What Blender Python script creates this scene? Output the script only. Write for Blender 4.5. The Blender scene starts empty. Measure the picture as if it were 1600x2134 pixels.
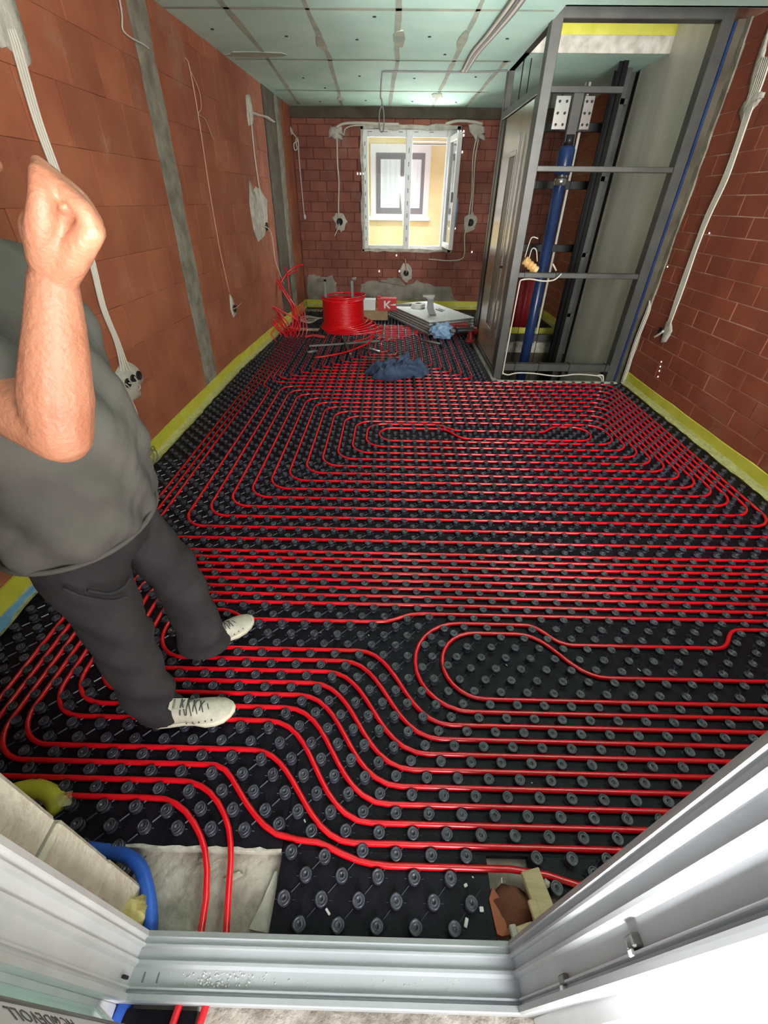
import bpy, bmesh, math, random
from mathutils import Vector, Matrix, Quaternion
random.seed(7)
PI = math.pi
sc = bpy.context.scene
C = sc.collection

# ---------------------------------------------------------------- camera
F_PX, PITCH, YAW, ROLL, CAM_H = 878.9, .6369, -.013, -.0121, 1.52
cp, sp, cy, sy, cr, sr = math.cos(PITCH), math.sin(PITCH), math.cos(YAW), math.sin(YAW), math.cos(ROLL), math.sin(ROLL)
FWD = Vector((sy*cp, cy*cp, -sp)); RT = Vector((cy, -sy, 0)); DN = -RT.cross(FWD)
R2 = RT*cr + DN*sr; D2 = DN*cr - RT*sr
CAM = Vector((0, 0, CAM_H))
cam_data = bpy.data.cameras.new('camera'); cam = bpy.data.objects.new('camera', cam_data); C.objects.link(cam)
M3 = Matrix((R2, -D2, -FWD)).transposed()
cam.matrix_world = Matrix.Translation(CAM) @ M3.to_4x4()
cam_data.sensor_fit = 'VERTICAL'; cam_data.sensor_height = 24.0; cam_data.lens = 24.0*F_PX/2134
cam_data.clip_start = .02
sc.camera = cam

def at(px, py, axis, val):
    """the point of the plane (axis = val) that a spot of the photograph shows"""
    d = FWD + R2*((px-800)/F_PX) + D2*((py-1067)/F_PX)
    t = (val-CAM[axis])/d[axis]
    return CAM + d*t

# ---------------------------------------------------------------- world, lights, exposure
w = bpy.data.worlds.new('sky'); sc.world = w; w.use_nodes = True
bg = w.node_tree.nodes['Background']
bg.inputs[0].default_value = (.86, .93, 1.0, 1); bg.inputs[1].default_value = .62

def area(name, loc, size, rot, power, col=(1, 1, 1)):
    l = bpy.data.lights.new(name, 'AREA'); l.shape = 'RECTANGLE'; l.size, l.size_y = size; l.energy = power; l.color = col
    o = bpy.data.objects.new(name, l); o.location = loc; o.rotation_euler = rot; C.objects.link(o)
    return o
def aim(name, loc, tgt, size, power, col, spread=180):
    o = area(name, loc, size, (0, 0, 0), power, col); o.rotation_euler = (Vector(tgt)-Vector(loc)).to_track_quat('-Z', 'Y').to_euler(); o.data.spread = math.radians(spread); return o
aim('yard_sky_fill', (.2, 9.1, 3.4), (.2, 7.4, .9), (2.6, 1.3), 330, (.96, .98, 1.0))  # unseen panel above the window, added as sky fill for the room
aim('yard_ceiling_fill', (.2, 9.6, -.2), (.2, 5.6, 2.56), (2.6, 1.3), 150, (.98, 1.0, .97), 110)  # unseen low panel added to brighten the ceiling through the window
aim('yard_side_fill', (2.3, 9.0, 1.7), (-1.7, 6.3, 1.2), (1.2, 1.6), 200, (1.0, .98, .94))  # unseen panel added to brighten the left wall through the window
aim('doorway_daylight', (1.25, -2.3, 1.7), (-.3, .5, .7), (2.4, 2.2), 170, (1, .985, .96))
aim('front_wall_fill', (1.55, -.30, 1.5), (.4, 4.5, 2.5), (1.3, 1.3), 105, (1, .99, .96), 130)  # fill lamp added behind an invented opening in the front wall
aim('front_ceiling_fill', (1.58, -.9, .35), (.2, 3.8, 2.6), (1.4, 1.0), 120, (1, 1, .98), 60)  # low fill lamp, added to brighten the ceiling through that opening
aim('door_ceiling_fill', (-.05, -2.0, .0), (.95, 3.2, 2.7), (.8, .8), 75, (1, 1, .99), 34)  # narrow lamp added outside the doorway to brighten the ceiling

sc.view_settings.view_transform = 'Standard'; sc.view_settings.look = 'None'
sc.view_settings.gamma = 1.0; sc.view_settings.use_curve_mapping = False
sc.view_settings.exposure = 0.2
sc.cycles.use_denoising = True
sc.cycles.max_bounces = 7; sc.cycles.diffuse_bounces = 5

# ---------------------------------------------------------------- materials
def srgb(r, g, b):
    f = lambda c: (c/255/12.92) if c/255 <= .04045 else ((c/255+.055)/1.055)**2.4
    return (f(r), f(g), f(b), 1)
def mat(name, c1, c2=None, scale=8, rough=.6, metal=0, bump=0, bscale=None, rand=0, spec=None, alpha=1, trans=0, emit=None, stretch=None, detail=5, coat=0, lo=.35, hi=.65):
    m = bpy.data.materials.new(name); m.use_nodes = True
    nt = m.node_tree; N = nt.nodes; L = nt.links; P = N['Principled BSDF']
    P.inputs['Roughness'].default_value = rough; P.inputs['Metallic'].default_value = metal
    if spec is not None: P.inputs['Specular IOR Level'].default_value = spec
    if coat: P.inputs['Coat Weight'].default_value = coat; P.inputs['Coat Roughness'].default_value = .15
    P.inputs['Alpha'].default_value = alpha; P.inputs['Transmission Weight'].default_value = trans
    tc = N.new('ShaderNodeTexCoord'); src = tc.outputs['Object']
    geo = N.new('ShaderNodeNewGeometry')
    if stretch:
        mp = N.new('ShaderNodeMapping'); mp.inputs['Scale'].default_value = stretch; L.new(geo.outputs['Position'], mp.inputs[0]); src = mp.outputs[0]
    else: src = geo.outputs['Position']
    col = None
    if c2:
        n = N.new('ShaderNodeTexNoise'); n.inputs['Scale'].default_value = scale; n.inputs['Detail'].default_value = detail
        L.new(src, n.inputs['Vector'])
        r = N.new('ShaderNodeValToRGB'); r.color_ramp.elements[0].position = lo; r.color_ramp.elements[1].position = hi
        r.color_ramp.elements[0].color = c1; r.color_ramp.elements[1].color = c2
        L.new(n.outputs['Fac'], r.inputs[0]); col = r.outputs[0]
    if rand:
        oi = N.new('ShaderNodeObjectInfo'); hs = N.new('ShaderNodeHueSaturation')
        mr = N.new('ShaderNodeMapRange'); mr.inputs['To Min'].default_value = 1-rand; mr.inputs['To Max'].default_value = 1+rand
        L.new(oi.outputs['Random'], mr.inputs['Value']); L.new(mr.outputs[0], hs.inputs['Value'])
        if col: L.new(col, hs.inputs['Color'])
        else: hs.inputs['Color'].default_value = c1
        col = hs.outputs[0]
    if col: L.new(col, P.inputs['Base Color'])
    else: P.inputs['Base Color'].default_value = c1
    if bump:
        n = N.new('ShaderNodeTexNoise'); n.inputs['Scale'].default_value = bscale or scale*4; n.inputs['Detail'].default_value = 4
        L.new(src, n.inputs['Vector'])
        b = N.new('ShaderNodeBump'); b.inputs['Strength'].default_value = bump; b.inputs['Distance'].default_value = .01
        L.new(n.outputs['Fac'], b.inputs['Height']); L.new(b.outputs[0], P.inputs['Normal'])
    if emit: P.inputs['Emission Color'].default_value = emit[0]; P.inputs['Emission Strength'].default_value = emit[1]
    return m
def brick_mat(name, c1, c2, dust, rand=.10):
    m = mat(name, c1, c2, scale=3.5, rough=.82, rand=rand, bump=0, stretch=(1, 1, 1))
    nt = m.node_tree; N = nt.nodes; L = nt.links; P = N['Principled BSDF']
    geo = N.new('ShaderNodeNewGeometry'); mp = N.new('ShaderNodeMapping'); mp.inputs['Scale'].default_value = (3, 3, 110)
    L.new(geo.outputs['Position'], mp.inputs[0])
    n = N.new('ShaderNodeTexNoise'); n.inputs['Scale'].default_value = 1.0; n.inputs['Detail'].default_value = 3; L.new(mp.outputs[0], n.inputs['Vector'])
    b = N.new('ShaderNodeBump'); b.inputs['Strength'].default_value = .35; b.inputs['Distance'].default_value = .004
    L.new(n.outputs['Fac'], b.inputs['Height']); L.new(b.outputs[0], P.inputs['Normal'])
    # mortar dust smeared over the clay
    n2 = N.new('ShaderNodeTexNoise'); n2.inputs['Scale'].default_value = 2.3; n2.inputs['Detail'].default_value = 8; n2.inputs['Roughness'].default_value = .65
    L.new(geo.outputs['Position'], n2.inputs['Vector'])
    r2 = N.new('ShaderNodeValToRGB'); r2.color_ramp.elements[0].position = .56; r2.color_ramp.elements[1].position = .80
    r2.color_ramp.elements[0].color = (0, 0, 0, 1); r2.color_ramp.elements[1].color = (.6, .6, .6, 1); L.new(n2.outputs['Fac'], r2.inputs[0])
    mx = N.new('ShaderNodeMix'); mx.data_type = 'RGBA'; mx.inputs['B'].default_value = dust
    L.new(r2.outputs[0], mx.inputs['Factor'])
    old = P.inputs['Base Color'].links[0].from_socket; L.new(old, mx.inputs['A']); L.new(mx.outputs['Result'], P.inputs['Base Color'])
    return m
MT = {}
MT['brick_l'] = brick_mat('clay_left', srgb(146, 78, 52), srgb(162, 94, 64), srgb(172, 138, 114))
MT['brick_b'] = brick_mat('clay_back', srgb(124, 70, 58), srgb(146, 88, 72), srgb(155, 132, 120), .12)
MT['brick_r'] = brick_mat('clay_right', srgb(126, 58, 38), srgb(144, 70, 46), srgb(160, 112, 92))
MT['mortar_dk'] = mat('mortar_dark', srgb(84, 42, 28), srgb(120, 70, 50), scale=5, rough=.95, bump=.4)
MT['mortar_lt'] = mat('mortar_light', srgb(140, 84, 64), srgb(190, 150, 130), scale=4, rough=.95, bump=.4)
MT['concrete'] = mat('concrete', srgb(112, 106, 92), srgb(150, 144, 128), scale=9, rough=.9, bump=.6, bscale=40)
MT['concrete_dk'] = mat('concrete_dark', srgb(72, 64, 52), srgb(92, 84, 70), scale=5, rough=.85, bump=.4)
MT['plaster'] = mat('gypsum_plaster', srgb(172, 166, 152), srgb(205, 200, 188), scale=14, rough=.85, bump=.7, bscale=50)
MT['plaster_old'] = mat('cement_render', srgb(128, 122, 112), srgb(160, 152, 140), scale=7, rough=.95, bump=.5)
MT['screed'] = mat('rough_screed', srgb(150, 140, 128), srgb(196, 188, 176), scale=14, rough=.9, bump=1.0, bscale=38)
MT['ceiling'] = mat('green_board', srgb(180, 216, 200), srgb(198, 230, 214), scale=2.2, rough=.8, bump=.12)
MT['filler'] = mat('joint_filler', srgb(150, 164, 148), srgb(182, 182, 162), scale=6, rough=.9)
MT['strip'] = mat('yellow_foam', srgb(196, 190, 52), srgb(214, 208, 84), scale=6, rough=.55, bump=.25, bscale=16)
MT['film'] = mat('clear_film', srgb(225, 225, 150), srgb(250, 250, 200), scale=30, rough=.12, bump=1.0, bscale=60, alpha=.45, spec=.9)
MT['bluefilm'] = mat('blue_film', srgb(70, 120, 160), srgb(90, 140, 180), scale=10, rough=.3, bump=.4)
MT['mat'] = mat('black_ps', srgb(16, 13, 20), srgb(25, 21, 30), scale=12, rough=.5, bump=.4, bscale=30, spec=.14)
MT['nub'] = mat('black_stud', srgb(44, 44, 54), srgb(70, 70, 82), scale=60, rough=.27, spec=.55, bump=.15, bscale=120)
MT['rib'] = mat('stud_rib', srgb(78, 82, 92), rough=.3, spec=.8)
MT['pipe'] = mat('red_pex', srgb(214, 10, 26), srgb(226, 18, 34), scale=3, rough=.19, spec=.75)
MT['pipe2'] = mat('red_pex_coil', srgb(206, 8, 18), rough=.38)
MT['steel'] = mat('grey_paint', srgb(70, 69, 66), srgb(82, 81, 77), scale=6, rough=.42, metal=.2, bump=.05)
MT['steel_dk'] = mat('dark_steel', srgb(38, 37, 38), srgb(52, 50, 50), scale=6, rough=.4, metal=.4)
MT['rail'] = mat('oiled_rail', srgb(22, 20, 22), rough=.3, metal=.5)
MT['sheet'] = mat('galvanised_sheet', srgb(200, 196, 180), srgb(222, 218, 204), scale=1.2, rough=.45, metal=.1, stretch=(4, 4, .6))
MT['piston'] = mat('blue_paint', srgb(26, 44, 84), srgb(34, 54, 98), scale=5, rough=.3)
MT['chrome'] = mat('chrome', srgb(190, 188, 185), rough=.22, metal=.9)
MT['liftdoor'] = mat('beige_lacquer', srgb(176, 166, 142), srgb(186, 176, 152), scale=3, rough=.22, coat=.5)
MT['whiteframe'] = mat('white_upvc', srgb(228, 228, 228), srgb(238, 238, 238), scale=9, rough=.32, bump=.03)
MT['alu'] = mat('grey_aluminium', srgb(172, 175, 178), srgb(184, 187, 190), scale=3, rough=.42)
MT['dirt'] = mat('plaster_crumbs', srgb(215, 213, 208), rough=.9)
MT['block'] = mat('aerated_block', srgb(212, 202, 182), srgb(228, 220, 202), scale=22, rough=.95, bump=.6, bscale=90)
MT['foam'] = mat('pu_foam', srgb(206, 184, 104), srgb(226, 208, 140), scale=20, rough=.7, bump=1.0, bscale=34)
MT['cable'] = mat('white_cable', srgb(205, 198, 184), rough=.5)
MT['cable_tan'] = mat('tan_cable', srgb(196, 152, 128), rough=.5)
MT['cable_grey'] = mat('grey_cable', srgb(120, 120, 118), rough=.5)
MT['conduit'] = mat('blue_conduit', srgb(34, 84, 180), srgb(50, 100, 200), scale=5, rough=.4)
MT['purple'] = mat('purple_tube', srgb(62, 48, 120), rough=.45)
MT['boxblk'] = mat('black_box', srgb(20, 20, 20), rough=.6)
MT['glass'] = mat('window_glass', srgb(235, 245, 240), rough=.02, trans=1.0, spec=.5)
MT['yellow_wall'] = mat('yellow_render', srgb(226, 208, 150), srgb(236, 221, 170), scale=2.5, rough=.9)
MT['white_paint'] = mat('white_paint', srgb(225, 225, 222), rough=.6)
MT['grey_frame'] = mat('grey_window', srgb(118, 116, 120), rough=.5)
MT['curtain'] = mat('lace_curtain', srgb(206, 214, 216), srgb(226, 232, 232), scale=3, rough=.8, stretch=(9, 1, .4))
MT['card'] = mat('cardboard', srgb(156, 128, 98), srgb(170, 142, 112), scale=8, rough=.85)
MT['redbox'] = mat('red_print', srgb(196, 44, 40), rough=.5)
MT['eps'] = mat('white_board', srgb(226, 228, 226), srgb(236, 238, 236), scale=10, rough=.35)
MT['eps_edge'] = mat('grey_board_edge', srgb(120, 124, 126), srgb(150, 154, 156), scale=18, rough=.6)
MT['bluebag'] = mat('blue_bag', srgb(130, 168, 206), srgb(160, 192, 224), scale=12, rough=.35, bump=.6, bscale=25)
MT['navy'] = mat('navy_cloth', srgb(50, 62, 88), srgb(70, 84, 114), scale=20, rough=.95, bump=.5, bscale=70)
MT['tool_red'] = mat('tool_red', srgb(150, 22, 26), rough=.4)
MT['tool_blk'] = mat('tool_black', srgb(24, 24, 26), rough=.5)
MT['tool_grey'] = mat('tool_grey', srgb(120, 120, 116), rough=.45, metal=.3)
MT['skin'] = mat('skin', srgb(160, 104, 78), srgb(172, 117, 90), scale=14, rough=.5, bump=.25, bscale=120)
MT['skin'].node_tree.nodes['Principled BSDF'].inputs['Subsurface Weight'].default_value = .08
MT['hair'] = mat('dark_hair', srgb(48, 38, 32), srgb(70, 58, 50), scale=60, rough=.6, bump=.6, bscale=160)
MT['tshirt'] = mat('grey_cotton', srgb(78, 75, 70), srgb(92, 88, 82), scale=5, rough=.92, bump=.35, bscale=22)
MT['trousers'] = mat('black_trousers', srgb(36, 33, 35), srgb(50, 46, 48), scale=7, rough=.9, bump=.5, bscale=14)
MT['shoe'] = mat('cream_leather', srgb(186, 180, 162), srgb(204, 198, 182), scale=25, rough=.6, bump=.25, bscale=90)
MT['sole'] = mat('cream_sole', srgb(222, 214, 190), rough=.6)
MT['lace'] = mat('grey_lace', srgb(74, 76, 74), rough=.8)
MT['sock'] = mat('grey_sock', srgb(150, 152, 156), rough=.9)
MT['print'] = mat('grey_print', srgb(92, 92, 96), rough=.6)
MT['wood'] = mat('wood_offcut', srgb(190, 168, 130), srgb(208, 188, 150), scale=10, rough=.75, stretch=(1, 8, 1))
MT['greenglass'] = mat('green_glass', srgb(200, 228, 216), rough=.06, trans=.75, spec=.6)
MT['bulb'] = mat('amber_bag', srgb(214, 160, 92), srgb(236, 200, 140), scale=20, rough=.35, bump=.5)
MT['redcloth'] = mat('red_sheet', srgb(130, 16, 28), rough=.6, bump=.3, bscale=8)

# ---------------------------------------------------------------- mesh helpers
class MB:
    def __init__(s): s.v = []; s.f = []; s.sm = []
    def add(s, vs, fs, smooth=False):
        n = len(s.v); s.v += [tuple(v) for v in vs]; s.f += [tuple(i+n for i in f) for f in fs]; s.sm += [smooth]*len(fs); return s
    def box(s, x0, x1, y0, y1, z0, z1, b=0, M=None):
        x0, x1 = min(x0, x1), max(x0, x1); y0, y1 = min(y0, y1), max(y0, y1); z0, z1 = min(z0, z1), max(z0, z1)
        if b <= 0:
            vs = [Vector((x, y, z)) for z in (z0, z1) for y in (y0, y1) for x in (x0, x1)]
            fs = [(0, 2, 3, 1), (4, 5, 7, 6), (0, 1, 5, 4), (2, 6, 7, 3), (0, 4, 6, 2), (1, 3, 7, 5)]
        else:
            b = min(b, (x1-x0)*.45, (y1-y0)*.45, (z1-z0)*.45)
            cs = []; idx = {}; vs = []
            for k, z in enumerate((z0, z1)):
                for j, y in enumerate((y0, y1)):
                    for i, x in enumerate((x0, x1)):
                        dx, dy, dz = (b if i == 0 else -b), (b if j == 0 else -b), (b if k == 0 else -b)
                        for a, p in enumerate(((x, y+dy, z+dz), (x+dx, y, z+dz), (x+dx, y+dy, z))):
                            idx[(i, j, k, a)] = len(vs); vs.append(Vector(p))
            g = lambda i, j, k, a: idx[(i, j, k, a)]
            fs = []
            for i in (0, 1): q = [g(i, 0, 0, 0), g(i, 0, 1, 0), g(i, 1, 1, 0), g(i, 1, 0, 0)]; fs.append(q if i == 0 else q[::-1])
            for j in (0, 1): q = [g(0, j, 0, 1), g(1, j, 0, 1), g(1, j, 1, 1), g(0, j, 1, 1)]; fs.append(q if j == 0 else q[::-1])
            for k in (0, 1): q = [g(0, 0, k, 2), g(0, 1, k, 2), g(1, 1, k, 2), g(1, 0, k, 2)]; fs.append(q if k == 0 else q[::-1])
            for j in (0, 1):
                for k in (0, 1): q = [g(0, j, k, 1), g(1, j, k, 1), g(1, j, k, 2), g(0, j, k, 2)]; fs.append(q if (j+k) % 2 else q[::-1])
            for i in (0, 1):
                for k in (0, 1): q = [g(i, 0, k, 0), g(i, 1, k, 0), g(i, 1, k, 2), g(i, 0, k, 2)]; fs.append(q[::-1] if (i+k) % 2 else q)
            for i in (0, 1):
                for j in (0, 1): q = [g(i, j, 0, 0), g(i, j, 1, 0), g(i, j, 1, 1), g(i, j, 0, 1)]; fs.append(q if (i+j) % 2 else q[::-1])
            for i in (0, 1):
                for j in (0, 1):
                    for k in (0, 1): q = [g(i, j, k, 0), g(i, j, k, 1), g(i, j, k, 2)]; fs.append(q if (i+j+k) % 2 == 0 else q[::-1])
        if M is not None: vs = [M @ v for v in vs]
        return s.add(vs, fs)
    def tube(s, pts, r, n=8, closed=False, caps=True, flat=1.0):
        pts = [Vector(p) for p in pts]; m = len(pts)
        rs = r if isinstance(r, (list, tuple)) else [r]*m
        T = []
        for i in range(m):
            a = pts[i-1] if (i > 0 or closed) else pts[i]; b = pts[(i+1) % m] if (i < m-1 or closed) else pts[i]
            t = (b-a); T.append(t.normalized() if t.length > 1e-9 else Vector((0, 0, 1)))
        up = Vector((0, 0, 1)) if abs(T[0].z) < .9 else Vector((1, 0, 0))
        nrm = (up - T[0]*up.dot(T[0])).normalized(); vs = []
        for i in range(m):
            if i:
                q = T[i-1].rotation_difference(T[i]); nrm = (q @ nrm); nrm = (nrm - T[i]*nrm.dot(T[i])).normalized()
            bn = T[i].cross(nrm)
            for k in range(n):
                a = 2*PI*k/n; vs.append(pts[i] + nrm*(math.cos(a)*rs[i]*flat) + bn*(math.sin(a)*rs[i]))
        fs = []
        for i in range(m if closed else m-1):
            j = (i+1) % m
            for k in range(n): fs.append((i*n+k, i*n+(k+1) % n, j*n+(k+1) % n, j*n+k))
        if caps and not closed: fs.append(tuple(range(n))[::-1]); fs.append(tuple((m-1)*n+k for k in range(n)))
        return s.add(vs, fs, True)
    def lathe(s, prof, c=(0, 0, 0), n=16, smooth=True, M=None, cap=True):
        c = Vector(c); vs = []; fs = []
        for r, z in prof:
            for k in range(n):
                a = 2*PI*k/n; vs.append(Vector((r*math.cos(a), r*math.sin(a), z)))
        for i in range(len(prof)-1):
            for k in range(n): fs.append((i*n+k, i*n+(k+1) % n, (i+1)*n+(k+1) % n, (i+1)*n+k))
        if cap: fs.append(tuple(range(n))[::-1]); fs.append(tuple((len(prof)-1)*n+k for k in range(n)))
        vs = [(M @ v if M is not None else v) + c for v in vs]
        return s.add(vs, fs, smooth)
    def prism(s, poly, d0, d1, f):
        """poly in 2D, extruded between depths d0..d1; f(u,v,d) gives the point"""
        n = len(poly); vs = [f(u, v, d0) for u, v in poly] + [f(u, v, d1) for u, v in poly]
        fs = [tuple(range(n)), tuple(range(2*n-1, n-1, -1))]+[(i, i+n, (i+1) % n+n, (i+1) % n) for i in range(n)]
        return s.add(vs, fs)
    def loft(s, rings, caps=True, closed=False):
        n = len(rings[0]); vs = [p for r in rings for p in r]; fs = []
        m = len(rings)
        for i in range(m if closed else m-1):
            j = (i+1) % m
            for k in range(n): fs.append((i*n+k, i*n+(k+1) % n, j*n+(k+1) % n, j*n+k))
        if caps and not closed: fs.append(tuple(range(n))[::-1]); fs.append(tuple((m-1)*n+k for k in range(n)))
        return s.add(vs, fs, True)
    def mesh(s, name):
        me = bpy.data.meshes.new(name); me.from_pydata(s.v, [], s.f); me.polygons.foreach_set('use_smooth', s.sm)
        bm = bmesh.new(); bm.from_mesh(me); bmesh.ops.recalc_face_normals(bm, faces=bm.faces); bm.to_mesh(me); bm.free()
        return me
    def build(s, name, m, parent=None, org=None):
        if org is not None:
            o_ = Vector(org); s.v = [tuple(Vector(v)-o_) for v in s.v]
        me = s.mesh(name); me.materials.append(MT[m] if isinstance(m, str) else m)
        o = bpy.data.objects.new(name, me); C.objects.link(o)
        if org is not None: o.location = org
        if parent is not None: o.parent = parent; 
        return o
def tag(o, label=None, cat=None, group=None, kind=None):
    if label: o['label'] = label
    if cat: o['category'] = cat
    if group: o['group'] = group
    if kind: o['kind'] = kind
    return o
def thing(name, label, cat, loc=(0, 0, 0), group=None, rz=0):
    o = bpy.data.objects.new(name, None); C.objects.link(o); o.location = loc; o.rotation_euler = (0, 0, rz); o.empty_display_size = .05
    return tag(o, label, cat, group)
def smooth_path(pts, n=6):
    """Catmull-Rom through the points"""
    P = [Vector(p) for p in pts]; P = [P[0]*2-P[1]]+P+[P[-1]*2-P[-2]]; out = []
    for i in range(1, len(P)-2):
        for k in range(n):
            t = k/n; a, b, c, d = P[i-1:i+3]
            out.append(.5*((2*b)+(c-a)*t+(2*a-5*b+4*c-d)*t*t+(-a+3*b-3*c+d)*t**3))
    out.append(P[-2]); return out
def remesh(o, voxel, smooth=0, decimate=None):
    m = o.modifiers.new('r', 'REMESH'); m.mode = 'VOXEL'; m.voxel_size = voxel; m.use_smooth_shade = True
    if smooth: s = o.modifiers.new('s', 'SMOOTH'); s.iterations = smooth; s.factor = .5
    if decimate: d = o.modifiers.new('d', 'DECIMATE'); d.ratio = decimate
    dg = bpy.context.evaluated_depsgraph_get(); ev = o.evaluated_get(dg)
    me = bpy.data.meshes.new_from_object(ev); old = o.data; o.modifiers.clear(); o.data = me
    me.materials.clear(); me.materials.append(old.materials[0]); me.polygons.foreach_set('use_smooth', [True]*len(me.polygons))
    return o

# ================================================================ room shell
CZ = 2.56            # ceiling
YB = 8.04            # back wall face
XR = 2.44            # right wall face
def lerp(a, b, t): return a+(b-a)*max(0, min(1, t))
def LX(y, z):
    """the left wall leans a little and closes in towards the back"""
    lo = lerp(-1.695, -1.50, (y-4.5)/3.54); hi = lerp(-1.61, -1.485, (y-4)/4.04)
    return lo+(hi-lo)*z/CZ
def atL(px, py, d=0):
    x = -1.64
    for _ in range(6):
        p = at(px, py, 0, x+d); x = LX(p.y, p.z)
    return at(px, py, 0, x+d)
def struct(o): o['kind'] = 'structure'; return o

# floor slab under the mat (pit of the lift left open)
b = MB(); b.box(-1.9, 1.12, .0, 8.2, -.16, -.03); b.box(1.12, 2.6, .0, 4.42, -.16, -.03); b.box(1.12, 2.6, 6.05, 8.2, -.16, -.03)
struct(b.build('floor', 'screed'))
b = MB(); b.box(-3, 3, -3, .0, -.16, -.031)
tag(struct(b.build('floor_outside', 'screed')))
b = MB(); b.box(1.05, 2.5, 4.40, 6.10, -1.1, -1.0); b.box(1.05, 2.5, 6.05, 6.15, -1.1, -.16); b.box(1.02, 1.12, 4.4, 6.1, -1.1, -.16); b.box(1.05, 2.5, 4.34, 4.42, -1.1, -.16)
pit = struct(b.build('lift_pit', 'concrete_dk'))

# ceiling with the lift opening
b = MB(); b.box(-1.9, 1.10, .3, 8.2, CZ, CZ+.25); b.box(1.10, 2.7, .3, 4.25, CZ, CZ+.25); b.box(1.10, 2.7, 5.35, 8.2, CZ, CZ+.25)
ceil = struct(b.build('ceiling', 'ceiling'))
b = MB(); ze = at(1160, 72, 1, 5.335).z; b.box(1.1, 2.5, 5.335, 5.349, CZ+.0, ze); b.box(1.1, 2.5, 4.22, 4.248, CZ, CZ+.26); o = b.build('slab_edge', 'plaster', ceil)
b = MB(); b.box(1.1, 2.5, 5.33, 5.349, ze, CZ+.245); b.box(1.1, 2.5, 5.32, 5.42, CZ+.25, CZ+.42); b.build('insulation_edge', 'strip', ceil)
b = MB(); b.box(.9, 2.7, 4.0, 6.3, CZ+1.6, CZ+1.65); b.box(.9, 2.7, 6.2, 6.3, CZ+.42, CZ+1.6); b.build('upper_shaft', 'white_paint', ceil)
# joints between the ceiling boards: filled strips and screws
js = [((-.62, 2.6), (-.62, 5.58)), ((-.62, 5.58), (-.75, 8.0)), ((0, 2.6), (0, 5.6)), ((0, 5.6), (-.1, 8.0)), ((.56, 2.6), (.52, 5.7)), ((.52, 5.7), (.50, 8.0)),
      ((-1.15, 3.5), (-1.19, 5.5)), ((-1.19, 5.5), (-1.33, 7.9)), ((-1.5, 5.62), (1.05, 5.62)), ((-1.6, 4.32), (1.05, 4.32)), ((-1.45, 7.0), (1.1, 7.0)), ((1.0, 5.6), (.95, 8.0))]
for (a, c) in js:
    a = Vector((*a, CZ)); c = Vector((*c, CZ)); n = 9; d = (c-a).normalized(); s = Vector((-d.y, d.x, 0)); L_ = []; R_ = []
    for i in range(n):
        p = a.lerp(c, i/(n-1)); L_.append(p+s*(.012+random.random()*.016)); R_.append(p-s*(.012+random.random()*.016))
    poly = L_+R_[::-1]; b = MB(); b.add([p-Vector((0, 0, .003)) for p in poly]+[p+Vector((0, 0, .001)) for p in poly], [(i, i+1, 2*n-2-i, 2*n-1-i) for i in range(n-1)])
    b.build('joint_filler', 'filler', ceil)
for (x, y, sx, sy_) in ((0.02, 4.95, .05, .22), (.5, 7.2, .07, .16), (-.63, 5.1, .04, .2), (-.72, 7.5, .05, .15), (-1.28, 5.45, .28, .10), (.52, 5.0, .04, .25)):
    b = MB(); k = 11; pl = []
    for i in range(k): a = 2*PI*i/k; rr = .7+random.random()*.5; pl.append((x+math.cos(a)*sx*rr, y+math.sin(a)*sy_*rr))
    b.prism(pl, CZ-.006, CZ+.002, lambda u, v, d: (u, v, d)); b.build('filler_patch', 'filler', ceil)
for (px, py) in ((597, 75), (744, 82), (780, 34), (895, 76), (632, 162), (749, 158), (677, 183), (667, 211), (762, 209), (442, 60), (927, 113), (991, 160), (863, 163), (859, 211), (950, 213), (1057, 80)):
    p = at(px, py, 2, CZ); b = MB(); b.lathe([(.012, 0), (.014, -.004), (.004, -.006)], (p.x, p.y, CZ), 8); b.build('screw_head', 'tool_blk', ceil)

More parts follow.
